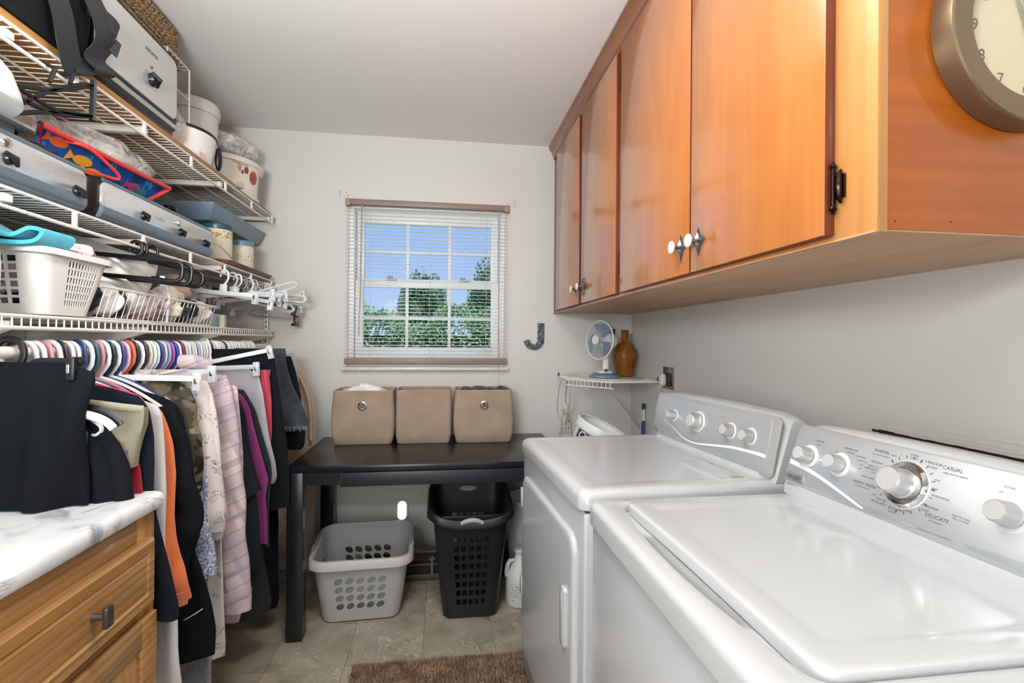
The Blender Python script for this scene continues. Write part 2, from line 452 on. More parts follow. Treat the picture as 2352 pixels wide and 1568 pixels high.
# old screw holes above the window
mh = M()
for xx, zz in ((-.595, 2.16), (-.595, 2.148), (-.597, 2.13), (-.56, 2.155), (-.55, 2.142), (.422, 2.155), (.422, 2.14), (.42, 2.12), (.375, 2.14), (.39, 2.125), (-.50, 1.115), (.36, 1.105)):
    mh.cyl((xx, D-.0008, zz), (xx, D, zz), .0028, n=8)
obj('screw_hole', mh, mat('hole_dark', '#57524c', .9), wf)

# ------------------------------------------------------------------ window
wroot = bpy.data.objects.new('window_1', None); COL.objects.link(wroot); wroot.location = (-.09, D+.06, WZ0); wroot['kind'] = 'structure'
YG = D+.075
m = M()
m.box(WX0, -.515, D+.01, D+.115, WZ0, WZ1).box(.335, WX1, D+.01, D+.115, WZ0, WZ1).box(-.515, .335, D+.01, D+.115, 2.07, WZ1).box(-.515, .335, D+.01, D+.115, WZ0, 1.20)
obj('window_frame', m, WHITEV, wroot, bevel=.004)
def sash(x0, x1, z0, z1, y, st, bt, tp, zm, name):
    m = M().box(x0, x0+st, y-.015, y+.015, z0, z1).box(x1-st, x1, y-.015, y+.015, z0, z1).box(x0+st, x1-st, y-.015, y+.015, z0, z0+bt).box(x0+st, x1-st, y-.015, y+.015, z1-tp, z1)
    s = obj(name, m, WHITEV, wroot, bevel=.003)
    a, b, c, d = x0+st, x1-st, z0+bt, z1-tp
    for k in (1, 2):
        xx = a+(b-a)*k/3; obj('muntin', M().box(xx-.009, xx+.009, y-.006, y+.006, c, d), WHITEV, s, bevel=.002)
    obj('muntin', M().box(a, b, y-.0065, y+.0065, zm-.009, zm+.009), WHITEV, s, bevel=.002)
    g, nt, bb = _new('pane_glass'); nt.nodes.remove(bb)
    tr = N(nt, 'BsdfTransparent'); gl = N(nt, 'BsdfGlossy', Roughness=.02); mx = N(nt, 'MixShader'); fr = N(nt, 'Fresnel', IOR=1.45)
    fs = N(nt, 'Math', operation='MULTIPLY'); nt.links.new(fr.outputs[0], fs.inputs[0]); fs.inputs[1].default_value = .03; nt.links.new(fs.outputs[0], mx.inputs[0]); nt.links.new(tr.outputs[0], mx.inputs[1]); nt.links.new(gl.outputs[0], mx.inputs[2])
    nt.links.new(mx.outputs[0], nt.nodes['Material Output'].inputs[0])
    obj('pane', M().box(a, b, y-.002, y+.002, c, d), g, s, smooth=0)
sash(-.513, .333, 1.63, 2.07, YG+.025, .046, .045, .068, 1.835, 'upper_sash')
sash(-.513, .333, 1.20, 1.66, YG-.012, .046, .065, .042, 1.437, 'lower_sash')
for xx in (-.30, .13): obj('sash_lock', M().box(xx-.035, xx+.02, YG-.03, YG-.005, 1.66, 1.672).box(xx-.03, xx, YG-.03, YG-.01, 1.672, 1.686), mat('lock_tan', '#b3a08c', .4), wroot, bevel=.003)
marb = mat('white_marble_sill', '#d9d5cd', .3, var=.12, vscale=14)
obj('window_sill', M().box(-.575, .388, D-.035, D+.06, 1.130, 1.150), marb, wroot, bevel=.003)
# blind
bl = thing('window_blind', 'white horizontal slat blind with brown head and bottom rails over the window', 'blind', (-.09, 2.94, 1.165))
BY = 2.938
m = M().box(-.556, .381, BY-.016, BY+.026, 2.078, 2.110)
obj('head_rail', m, BROWNV, bl, bevel=.002)
obj('rail_cap', M().box(-.545, .375, BY-.012, BY+.02, 2.110, 2.1125), mat('rail_liner', '#d8d4cc', .5), bl)
for xx in (-.556, .357): obj('end_bracket', M().box(xx, xx+.024, BY-.0185, BY+.028, 2.07, 2.111), mat('bracket_brown', '#a2856f', .5), bl, bevel=.003)
obj('bottom_rail', M().box(-.558, .376, BY-.013, BY+.013, 1.166, 1.2), BROWNV, bl, bevel=.004)
nsl = 41
slm = None
for i in range(nsl):
    z = 1.212+(2.062-1.212)*i/(nsl-1)
    if slm is None:
        m = M(); rs = []
        for k in range(6):
            t = -1+2*k/5; rs.append((t*.0125, .0022*(1-t*t)))
        vs = []
        for xx in (-.467, .467):
            for yy, zz in rs: vs.append((xx, yy, zz))
            for yy, zz in reversed(rs): vs.append((xx, yy, zz-.0007))
        n = 12
        m.add(vs, [(j, (j+1) % n, n+(j+1) % n, n+j) for j in range(n)]+[tuple(range(n)), tuple(range(2*n-1, n-1, -1))])
        s0 = obj('slat', m, SLAT, bl, local=True); slm = s0.data; so = s0
    else:
        so = bpy.data.objects.new('slat', slm); COL.objects.link(so); so.parent = bl
    so.location = (0, 0, z-1.165); so.rotation_euler = (.05, random.uniform(-.0012, .0012), 0)
m = M()
for xx in (-.42, -.08, .25, .325):
    for yy in (-.0135, .0135): m.cyl((xx, BY+yy, 1.19), (xx, BY+yy, 2.08), .0007, n=4)
obj('ladder_cord', m, mat('cord_white', '#cfccc6', .7), bl)
m = M().tube([(-.462, BY-.022, 2.07), (-.464, BY-.024, 2.05), (-.468, BY-.024, 1.60), (-.475, BY-.024, 1.33)], .0042, 6)
obj('wand', m, mat('clear_wand', '#9b9a98', .2), bl)
m = M().tube([(.325, BY-.018, 2.075), (.325, BY-.02, 1.6), (.326, BY-.02, 1.2), (.326, BY-.022, 1.02)], .0012, 5).lathe([(.001, 0), (.006, -.004), (.005, -.03), (.002, -.034)], (.326, BY-.022, 1.02), 8)
obj('pull_cord', m, mat('cord_grey', '#a9a49c', .7), bl)
# ------------------------------------------------------------------ garden beyond the window
struct('garden_ground', M().box(-40, 40, D+.5, 90, -.75, -.7), mat('lawn', '#7f9a6c', .9, var=.25, vscale=1.5), smooth=0)
def tree(name, c, r, hz, seed, leafs, col, label, n=3500, trunk=True, group=None):
    rd = random.Random(seed); t = thing(name, label, 'tree' if trunk else 'hedge', (c[0], c[1], -.7), group=group)
    lm = M(); ls = leafs
    for _ in range(n):
        a = rd.uniform(0, 2*PI); u = rd.uniform(-1, 1); k = rd.uniform(.55, 1.0)**.5
        s = math.sqrt(1-u*u)
        lump = 1+.12*sin(5*a+seed)+.1*sin(7*u+seed*2+3*a)
        p = V3((c[0]+r*s*cos(a)*k*lump, c[1]+r*s*sin(a)*k*lump, hz[0]+(hz[1]-hz[0])*(.5+.5*u*k*lump)))
        d = V3((rd.gauss(0, 1), rd.gauss(0, 1), rd.gauss(0, 1))).normalized(); e = d.orthogonal().normalized()
        w = ls*rd.uniform(.6, 1.3)
        lm.add([p-d*w, p+e*w*.5, p+d*w, p-e*w*.5], [(0, 1, 2, 3)])
    obj('foliage', lm, col, t, smooth=0, kind='stuff')
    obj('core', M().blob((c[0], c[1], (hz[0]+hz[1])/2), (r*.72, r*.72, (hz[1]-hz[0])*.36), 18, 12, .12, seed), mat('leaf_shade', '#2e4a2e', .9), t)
    if trunk: obj('trunk', M().cyl((c[0], c[1], -.7), (c[0], c[1], hz[0]+(hz[1]-hz[0])*.4), .16*r/1.5, .08*r/1.5, 8), mat('bark', '#5b4a3a', .9), t)
LEAF = mat('leaf_green', '#86a878', .7, var=.35, vscale=3)
LEAF2 = mat('leaf_dark', '#5f8a5e', .7, var=.35, vscale=3)
LEAF3 = mat('leaf_pale', '#a3bf8c', .7, var=.3, vscale=3)
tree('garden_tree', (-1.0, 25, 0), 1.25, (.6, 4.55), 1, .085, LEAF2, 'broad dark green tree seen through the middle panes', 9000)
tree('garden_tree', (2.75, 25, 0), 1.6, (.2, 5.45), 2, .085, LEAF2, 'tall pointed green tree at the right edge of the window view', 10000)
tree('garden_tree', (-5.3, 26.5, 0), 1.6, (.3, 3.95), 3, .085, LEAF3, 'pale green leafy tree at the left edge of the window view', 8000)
hd = thing('garden_hedge', 'long clipped green hedge across the foot of the window view', 'hedge', (-1, 19.4, -.7))
lm = M(); rdh = random.Random(9)
for _ in range(16000):
    p = V3((rdh.uniform(-7, 5), rdh.uniform(18, 21.2), 0)); top = 2.15+.3*sin(p.x*1.3)+.22*sin(p.x*2.9+1)+.3*(p.y-18)/3
    p.z = rdh.uniform(-.6, 1)**1 if rdh.random() < .5 else top-abs(rdh.gauss(0, .3))
    if rdh.random() < .6: p.y = 18+rdh.uniform(0, .5)
    p.z = min(p.z if rdh.random() < .5 else rdh.uniform(-.5, top), top)
    d = V3((rdh.gauss(0, 1), rdh.gauss(0, 1), rdh.gauss(0, 1))).normalized(); e = d.orthogonal().normalized(); w = .085
    lm.add([p-d*w, p+e*w*.5, p+d*w, p-e*w*.5], [(0, 1, 2, 3)])
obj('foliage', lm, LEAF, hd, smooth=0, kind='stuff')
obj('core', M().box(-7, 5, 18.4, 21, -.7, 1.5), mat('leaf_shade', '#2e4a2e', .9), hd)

# ------------------------------------------------------------------ ceiling lamp (out of frame) and hall lamp
OPAL = mat('opal_glass', '#fff6e8', .3, emit=3.0)
for nm, lx, ly, lb in (('ceiling_lamp', -.05, .95, 'round opal flush ceiling lamp above the washer aisle'), ('ceiling_lamp', 1.8, -.15, 'round opal flush ceiling lamp out in the hall')):
    t = thing(nm, lb, 'lamp', (lx, ly, CZ-.1))
    obj('base', M().lathe([(.17, CZ-.03), (.18, CZ-.02), (.18, CZ)], (lx, ly, 0), 32), WHITEP, t)
    obj('shade', M().lathe([(.165, CZ-.032), (.15, CZ-.06), (.11, CZ-.08), (.05, CZ-.09), (.004, CZ-.092)], (lx, ly, 0), 32, cap=(False, True)), OPAL, t)

# ------------------------------------------------------------------ wall cabinet
cab = thing('wall_cabinet', 'long orange brown wooden wall cabinet with four doors above the washer and dryer', 'cabinet', (.9, 1.83, 1.476))
obj('carcass', M().box(.686, XR-.001, .702, D-.002, 1.49, CZ-.001), CAB, cab, smooth=0)
obj('end_panel', M().box(.669, XR-.001, .688, .702, 1.481, CZ-.001), CABEND, cab, smooth=0)
obj('bottom_panel', M().box(.672, XR-.001, .69, D-.002, 1.478, 1.49), CABBOT, cab, smooth=0)
FRX0, FRX1 = .667, .686
m = M().box(FRX0, FRX1, .687, .782, 1.476, CZ-.001)
obj('frame_stile', m, wood('stile_wood', '#b3783e', '#c48d55', 'Z', .3, .4, 5, 70, grain=.3), cab, bevel=.0012)
obj('frame_stile', M().box(FRX0, FRX1, 1.765, 1.825, 1.49, CZ-.001), CAB, cab, bevel=.0012)
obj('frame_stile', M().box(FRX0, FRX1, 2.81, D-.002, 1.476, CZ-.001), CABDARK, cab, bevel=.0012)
obj('frame_rail', M().box(FRX0+.0005, FRX1, .782, 2.81, 1.476, 1.50), CAB, cab, bevel=.0012)
obj('frame_rail', M().box(FRX0+.0005, FRX1, .782, 2.81, 2.39, CZ-.001), CAB, cab, bevel=.0012)
obj('edge_bead', M().box(.664, .668, .687, D-.002, 1.4755, 1.479), CABBOT, cab)
def star_knob(parent, y, z, x0, s=1.15):
    m = M(); pts = []
    for k in range(16):
        a = 2*PI*k/16
        rr_ = [.034, .0215, .0165, .0225][k % 4] if k % 4 else .034
        pts.append((rr_*cos(a)*.86, rr_*sin(a)))
    rs = [[V3((x0, y+p[0]*s, z+p[1]*s)) for p in pts], [V3((x0-.002, y+p[0]*s, z+p[1]*s)) for p in pts], [V3((x0-.0045, y+p[0]*.55*s, z+p[1]*.55*s)) for p in pts], [V3((x0-.011, y+p[0]*.22*s, z+p[1]*.22*s)) for p in pts]]
    bp = obj('back_plate', m.rings(rs), mat('star_plate', '#868c95', .18, .9), parent, smooth=20)
    obj('knob_stem', M().cyl((x0-.004, y, z), (x0-.026, y, z), .005*s, .0045*s, 14), mat('aged_brass', '#7c644c', .3, .9), bp)
    obj('knob', M().lathe([(.004*s, .024), (.0135*s, .0265), (.0155*s, .0295), (.0145*s, .0325), (.008*s, .035), (.001, .0358)], (x0, y, z), 20, axis=(-1, 0, 0)), mat('pearl_white', '#d6d0c4', .2, coat=.4), bp)
for (y0, y1, ky) in ((2.34, 2.826, 2.372), (1.818, 2.293, 2.262), (1.245, 1.771, 1.288), (.771, 1.237, 1.194)):
    m = M().box(.647, .6665, y0, y1, 1.487, 2.402)
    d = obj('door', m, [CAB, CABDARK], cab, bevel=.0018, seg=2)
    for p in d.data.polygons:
        if p.normal.y < -.9 or p.normal.z < -.9: p.material_index = 1  # shade painted as darker wood on near and lower door edges
    star_knob(d, ky, 1.562, .647)
HINGE = mat('bronze_hinge', '#2a1a14', .25, .8)
def hinge(y, z):
    m = M().cyl((.658, y, z-.032), (.658, y, z+.032), .0042, n=10).box(.6625, .667, y-.018, y, z-.02, z+.02)
    m.lathe([(.0042, 0), (.006, .004), (.0035, .009), (.0015, .013)], (.658, y, z+.032), 10)
    m.lathe([(.0042, 0), (.006, .004), (.0035, .009), (.0015, .013)], (.658, y, z-.032), 10, axis=(0, 0, -1))
    m.tube([(.664, y-.01, z+.028), (.659, y-.012, z+.02), (.657, y-.0125, z), (.659, y-.012, z-.02), (.664, y-.01, z-.028)], [.002, .004, .005, .004, .002], 8)
    obj('hinge', m, HINGE, cab)
for y, z in ((.765, 1.567), (.765, 2.32), (1.795, 1.6), (1.795, 2.285)): hinge(y, z)
prof = [(.667, 2.412), (.660, 2.412), (.657, 2.420), (.660, 2.428), (.654, 2.432), (.652, 2.444), (.646, 2.458), (.637, 2.467), (.633, 2.470), (.633, 2.478), (.627, 2.482), (.627, CZ-.001), (.667, CZ-.001)]
m = M().rings([[V3((p[0], y, p[1])) for p in prof] for y in (.687, D-.002)])
obj('crown_moulding', m, CABCROWN, cab, smooth=25)
# nail pits on the end panel
m = M()
for xx, zz in ((.676, 1.665), (.684, 1.497), (.70, 1.494), (.80, 1.497)): m.cyl((xx, .6876, zz), (xx, .6882, zz), .0016, n=8)
obj('nail_pit', m, mat('pit_brown', '#5a2408', .9), cab)

# ------------------------------------------------------------------ wall clock on the cabinet end
ck = thing('wall_clock', 'round wall clock with a wide bronze rim and cream face on the cabinet end', 'clock', (.911, .665, 1.645))
cx, cz = .911, 1.80
def ring_y(m, rad_y, n=72):
    return m.rings([[V3((cx+r*cos(2*PI*j/n), y, cz+r*sin(2*PI*j/n))) for j in range(n)] for r, y in rad_y], cap=(False, False))
obj('rim', ring_y(M(), [(.150, .6875), (.1545, .684), (.1545, .655), (.1535, .6515), (.151, .6495), (.1505, .6495), (.1145, .6535), (.113, .6555), (.112, .668)]), mat('bronze_rim', '#7d6a52', .38, .75), ck, smooth=30)
obj('face', M().lathe([(.113, 0), (.113, .008)], (cx, .6755, cz), 48, axis=(0, -1, 0)), mat('cream_face', '#cbbd9f', .6), ck)
m = M()
for h in range(1, 13):
    a = PI/2-h*PI/6
    text_add(m, str(h), .026, (cx+.094*cos(a), .6674, cz+.094*sin(a)), (1, 0, 0), (0, 0, 1), (0, -1, 0))
obj('numerals', m, mat('numeral_ink', '#6d6455', .6), ck, smooth=0)
GH = mat('hand_grey', '#8c8b78', .5)
def hand(a, l, w, y):
    d = V3((cos(a), 0, sin(a))); e = V3((-sin(a), 0, cos(a))); P = V3((cx, y, cz))
    obj('hand', M().rings([[P-d*.02-e*w, P-d*.02+e*w, P+d*l+e*w*.4, P+d*l-e*w*.4], [q+V3((0, -.001, 0)) for q in (P-d*.02-e*w, P-d*.02+e*w, P+d*l+e*w*.4, P+d*l-e*w*.4)]]), GH, ck, smooth=0)
hand(math.radians(112), .055, .0045, .6655); hand(math.radians(100), .085, .0032, .6640)
obj('hub', M().cyl((cx, .6665, cz), (cx, .6620, cz), .005), GH, ck)
# ------------------------------------------------------------------ dryer and washer
class Fr:
    """local frame on a console face: far-left to near-right"""
    def __init__(s, e2b, zb, e2t, zt):
        s.P = V3((e2b, 0, zb)); s.V = V3((e2t-e2b, 0, zt-zb)).normalized(); s.U = V3((0, -1, 0)); s.N = s.U.cross(s.V)
        if s.N.x > 0: s.N = -s.N
    def p(s, y, v, n=0): return s.P+V3((0, y, 0))+s.V*v+s.N*n
def plate(fr, y0, y1, v0, v1, n0, n1, r=.01, k=5):
    a = rrloop(y0, y1, v0, v1, 0, r, k); b = rrloop(y0+.001, y1-.001, v0+.001, v1-.001, 0, r, k)
    return M().rings([[fr.p(q.x, q.y, n0) for q in a], [fr.p(q.x, q.y, n1-.0008) for q in a], [fr.p(q.x, q.y, n1) for q in b]])
def knob(parent, fr, y, v, r, h, ringr=None, n=28):
    c = fr.p(y, v, 0)
    k = obj('knob', M().lathe([(r*1.08, .004), (r*1.08, .010), (r*1.0, .012), (r*.97, h-.005), (r*.90, h-.0012), (r*.86, h)], c, n, axis=fr.N), ALU, parent, local=True)
    obj('knob_cap', M().lathe([(r*.84, h-.001), (r*.82, h+.0006), (.0008, h+.0008)], c, n, axis=fr.N), mat('spun_alu', '#e6e6e6', .25, .45), k, local=True)
    obj('knob_gap', M().lathe([(r*1.02, .001), (r*1.02, .0042)], c, n, axis=fr.N), BLACKP, k, local=True)
    rr_ = ringr or r*1.45
    obj('dial_ring', M().lathe([(rr_*1.02, -.0005), (rr_, .0012), (rr_*.93, .0016), (r, .0016)], c, n, axis=fr.N, cap=(False, False)), mat('dial_white', '#eeeeee', .3, .2), k, local=True)
    return k
def swoosh(fr, pts, w, n=.0012):
    """a tapering flat band laid on the face"""
    out = M(); rs = []
    for (y, v), ww in zip(pts, w):
        rs.append([fr.p(y, v+ww/2, n), fr.p(y, v-ww/2, n), fr.p(y, v-ww/2, n+.0006), fr.p(y, v+ww/2, n+.0006)])
    return out.rings(rs)
def catmull(P, k=8):
    out = []
    for i in range(len(P)-1):
        a, b, c, d = P[max(i-1, 0)], P[i], P[i+1], P[min(i+2, len(P)-1)]
        for j in range(k):
            t = j/k
            out.append(tuple(.5*((2*b[q])+(-a[q]+c[q])*t+(2*a[q]-5*b[q]+4*c[q]-d[q])*t*t+(-a[q]+3*b[q]-3*c[q]+d[q])*t**3) for q in range(len(b))))
    out.append(tuple(P[-1])); return out

# --- dryer
dr = thing('clothes_dryer', 'white clothes dryer with a plain top and four round console knobs, farther machine', 'dryer', (.352, 1.205, 0), .05)
L = dict(local=True)
W, DP = .735, .71
obj('cabinet_body', M().box(.004, DP-.01, .004, W-.004, .03, .869), ENAMEL2, dr, bevel=.008, seg=3, **L)
obj('foot', M().cyl((.06, .06, 0), (.06, .06, .035), .018).cyl((.06, W-.06, 0), (.06, W-.06, .035), .018).cyl((DP-.08, .06, 0), (DP-.08, .06, .035), .018).cyl((DP-.08, W-.06, 0), (DP-.08, W-.06, .035), .018), BLACKP, dr, **L)
obj('top', M().rr(-.008, DP, 0, W, [(.006, .874), (0, .877), (0, .905), (.003, .914), (.009, .921), (.018, .9248), (.030, .926), (.05, .926), (.068, .9235), (.085, .9225)], .03, 6), ENAMEL, dr, smooth=50, **L)
obj('seam_gap', M().box(.010, DP-.02, .010, W-.010, .862, .880), mat('seam_dark', '#3c3d3f', .7), dr, **L)
fd = Fr(.545, .922, .58, 1.10)
# console: prism with rounded shoulder
cp = [(.535, .920), (.540, .930), (.583, 1.088), (.590, 1.098), (.602, 1.103), (.640, 1.103), (.655, 1.092), (.69, .99), (.69, .920)]
def console(root, cp, y0, y1, ma, crown=.008):
    rs = []
    for k in range(13):
        t = k/12; y = y0+(y1-y0)*t
        e = min(t, 1-t); ins = 0 if e > .01 else .012
        up = crown*(1-(2*t-1)**2)
        rs.append([V3((p[0]+(ins if p[0] < .62 else -ins), y, p[1]+(up if p[1] > 1.0 else 0)-(ins if p[1] > 1.0 else 0))) for p in cp])
    return obj('console', M().rings(rs), ma, root, smooth=45, **L)
con = console(dr, cp, .006, W-.006, ENAMEL)
obj('console_frame', plate(fd, .014, .726, .006, .178, .0, .006, .02, 6), SILVER2, con, **L)
obj('control_panel', plate(fd, .045, .718, .014, .170, .004, .0085, .016, 6), SILVER, con, **L)
f2 = Fr(.545, .922, .58, 1.10); f2.P = f2.P+f2.N*.0085
for y, v, r, h, rg in ((.565, .103, .0155, .03, None), (.40, .105, .026, .036, .037), (.218, .105, .018, .032, None), (.123, .105, .018, .032, None)):
    knob(con, f2, y, v, r, h, rg)
pts = catmull([(.64, .075), (.56, .058), (.48, .034), (.40, .029), (.30, .042), (.20, .056), (.10, .062), (.046, .062)], 6)
obj('panel_stripe', swoosh(f2, pts, [.001+.010*(i/len(pts)) for i in range(len(pts))]), mat('stripe_white', '#f6f6f4', .3), con, **L)
obj('badge', plate(f2, .664, .712, .022, .042, 0, .003, .004, 4), mat('badge_silver', '#bdbdbd', .25, .8), con, **L)
m = M()
def pt_(fr, y, v, s, size, al='CENTER'): text_add(m, s, size, fr.p(y, v, 0), fr.U, fr.V, fr.N, .0004 if fr is not fb else .0036, al)
fb = None
text_add(m, 'MAYTAG', .0075, f2.p(.688, .032, .003), f2.U, f2.V, f2.N)
for y, v, s, z in ((.53, .148, 'CYCLE SIGNAL', .005), (.455, .148, 'MORE DRY', .0045), (.455, .128, 'LESS DRY', .0045), (.345, .14, 'REGULAR', .0045), (.33, .12, 'TIMED DRY', .0045), (.345, .085, 'AIR DRY', .0045), (.44, .055, 'WRINKLE CONTROL', .0045), (.37, .048, 'DELICATE', .0045), (.27, .14, 'TEMPERATURE', .005), (.265, .132, 'HIGH', .0042), (.175, .127, 'MEDIUM', .0042), (.17, .085, 'LOW', .0042), (.14, .15, 'START', .005), (.15, .142, 'PUSH TO START', .004), (.08, .127, 'OFF', .0042)):
    text_add(m, s, z, f2.p(y, v, 0), f2.U, f2.V, f2.N)
obj('lettering', m, mat('faint_ink', '#9a9ca0', .6), con, smooth=0, **L)
# lint drawer lid on the top
lt = obj('lint_drawer', M().rr(.405, .495, .035, .262, [(.0, .9225), (0, .927), (.003, .929), (.012, .929)], .006, 3), ENAMEL, dr, **L)
obj('grip_slot', M().rings([[V3(p) for p in q] for q in ([(.442, .05, .9292), (.478, .042, .9292), (.47, .075, .9292)], [(.442, .05, .9300), (.478, .042, .9300), (.47, .075, .9300)])]), mat('slot_grey', '#a6a49d', .5), lt, smooth=0, **L)
obj('grip_slot', M().rings([[V3(p) for p in q] for q in ([(.476, .20, .9292), (.488, .245, .9292), (.482, .185, .9292)], [(.476, .20, .9300), (.488, .245, .9300), (.482, .185, .9300)])]), mat('slot_grey', '#a6a49d', .5), lt, smooth=0, **L)
# dryer door on the front (x = 0)
def front_plate(y0, y1, z0, z1, x0, x1, r, k=6, ins=.003):
    a = rrloop(y0, y1, z0, z1, 0, r, k); b = rrloop(y0+ins, y1-ins, z0+ins, z1-ins, 0, r, k)
    return M().rings([[V3((x0, q.x, q.y)) for q in a], [V3((x1+.002, q.x, q.y)) for q in a], [V3((x1, q.x, q.y)) for q in b]])
def door_loop(ins, xx):
    y0, y1, z0, z1 = .06+ins, .70-ins, .16+ins, .79-ins
    r = .05; q = rrloop(y0, y1, z0, z1, 0, r, 6); out = []
    for p in q:
        zz = p.y
        if zz < .4: zz = zz-.0+.10*(1-((p.x-.38)/.34)**2)*-1*(1 if zz < .3 else .0)
        out.append(V3((xx, p.x, zz)))
    return out
ddr = obj('door', M().rings([door_loop(0, .006), door_loop(0, -.002), door_loop(.002, -.006), door_loop(.008, -.009), door_loop(.02, -.010)]), ENAMEL2, dr, smooth=50, **L)
obj('door_handle', front_plate(.105, .142, .47, .632, -.009, -.020, .012), ENAMEL, ddr, **L)
obj('handle_recess', front_plate(.112, .134, .482, .618, -.0195, -.0205, .008), mat('recess_grey', '#c9cacb', .4), ddr, **L)
for zz in (.70, .36): obj('door_hinge', M().box(-.0125, -.004, .69, .715, zz-.035, zz+.035), ENAMEL2, ddr, bevel=.002, **L)

# --- washer
wa = thing('washing_machine', 'white top loading washing machine with a large dial console, nearer machine', 'washer', (.352, .442, 0))
W2 = .71
obj('cabinet_body', M().box(.004, DP-.01, .004, W2-.004, .03, .869), ENAMEL2, wa, bevel=.008, seg=3, **L)
obj('foot', M().cyl((.06, .06, 0), (.06, .06, .035), .018).cyl((.06, W2-.06, 0), (.06, W2-.06, .035), .018).cyl((DP-.08, .06, 0), (DP-.08, .06, .035), .018).cyl((DP-.08, W2-.06, 0), (DP-.08, W2-.06, .035), .018), BLACKP, wa, **L)
def bowed(x0, x1, y0, y1, z, r, bow):
    q = rrloop(x0, x1, y0, y1, z, r, 6); ym, hy = (y0+y1)/2, (y1-y0)/2
    # extra points on the front edge
    f = []
    for p in q: f.append(p)
    out = f[:]
    a = f[-1]; b = f[0]
    fr_ = [V3((x0, y1-r+(y0+r-(y1-r))*k/13, z)) for k in range(1, 13)]
    i = 3*7-0
    out = f[:21]+fr_+f[21:]
    return [V3((p.x-(bow*max(0, 1-((p.y-ym)/hy)**2) if p.x < x0+r*1.2 else 0), p.y, p.z)) for p in out]
zt = .93
dk = M().rings([bowed(-.008+i, DP-i, i, W2-i, z, r, 0) for i, z, r in ((.006, .874, .03), (0, .877, .03), (0, .910, .03), (.0015, .9165, .03), (.005, .9215, .029), (.010, .9245, .028), (.018, .9265, .026), (.03, .9275, .024))] +
               [bowed(.058, .545, .045, W2-.048, .9285, .028, .030), bowed(.0605, .542, .048, W2-.051, .9255, .028, .029), bowed(.064, .541, .049, W2-.052, .912, .028, .021), bowed(.09, .52, .07, W2-.07, .908, .028, .0)])
obj('top_deck', dk, ENAMEL, wa, smooth=50, **L)
ld = M().rings([bowed(.068, .537, .0525, W2-.0555, .912, .024, -.004), bowed(.0665, .538, .0515, W2-.0545, .930, .024, -.004), bowed(.0675, .537, .0525, W2-.0555, .9335, .024, -.004), bowed(.0705, .534, .0555, W2-.0585, .9355, .023, -.004), bowed(.078, .526, .063, W2-.066, .9368, .022, -.004), bowed(.106, .497, .098, W2-.10, .9362, .022, -.006), bowed(.113, .490, .106, W2-.108, .9340, .022, -.006), bowed(.125, .48, .118, W2-.12, .9332, .022, -.006)])
obj('lid', ld, ENAMEL, wa, smooth=60, **L)
obj('seam_gap', M().box(.010, DP-.02, .010, W2-.010, .862, .880), mat('seam_dark', '#3c3d3f', .7), wa, **L)
fw = Fr(.50, .953, .55, 1.10)
cp = [(.49, .928), (.492, .950), (.546, 1.088), (.552, 1.097), (.562, 1.102), (.600, 1.100), (.615, 1.088), (.65, .99), (.65, .928)]
con = console(wa, cp, .006, W2-.006, ENAMEL)
obj('control_panel', plate(fw, .012, W2-.012, .004, .153, .0, .007, .018, 6), SILVER, con, **L)
f2 = Fr(.50, .953, .55, 1.10); f2.P = f2.P+f2.N*.007
for y, v, r, h, rg in ((.64, .081, .0175, .032, .027), (.548, .083, .0175, .032, .027), (.39, .084, .0265, .042, .046), (.213, .086, .0185, .034, .0)):
    k = knob(con, f2, y, v, r, h, rg or None)
    if rg == .046:
        obj('dial_skirt', M().lathe([(.045, .0012), (.044, .004), (.040, .009), (.034, .010), (.027, .010)], f2.p(y, v), 36, axis=f2.N, cap=(False, False)), CHROME, k, local=True)
pts = catmull([(.692, .048), (.62, .040), (.56, .028), (.48, .008), (.46, .004)], 6)
obj('panel_stripe', swoosh(f2, [(p[0], p[1]+.008) for p in pts], [.011-.008*(i/len(pts)) for i in range(len(pts))]), mat('stripe_white', '#f6f6f4', .3), con, **L)
m = M()
for k in range(7):
    P = catmull([(.60-.012*k, .030-.004*k), (.50, .018-.0022*k), (.40, .016-.0012*k), (.25, .012+.001*k), (.06, .005+.004*k)], 6)
    P = [(a, max(b+.002, .004)) for a, b in P]
    m.v += []; sw = swoosh(f2, P, [.0007]*len(P), .0002); m.add(sw.v, sw.f)
obj('panel_lines', m, mat('line_grey', '#a9adb3', .4), con, **L)
obj('badge', plate(f2, .632, .69, .012, .031, 0, .004, .006, 4), mat('badge_silver', '#bdbdbd', .25, .8), con, **L)
m = M()
text_add(m, 'MAYTAG', .0105, f2.p(.661, .0215, .004), f2.U, f2.V, f2.N)
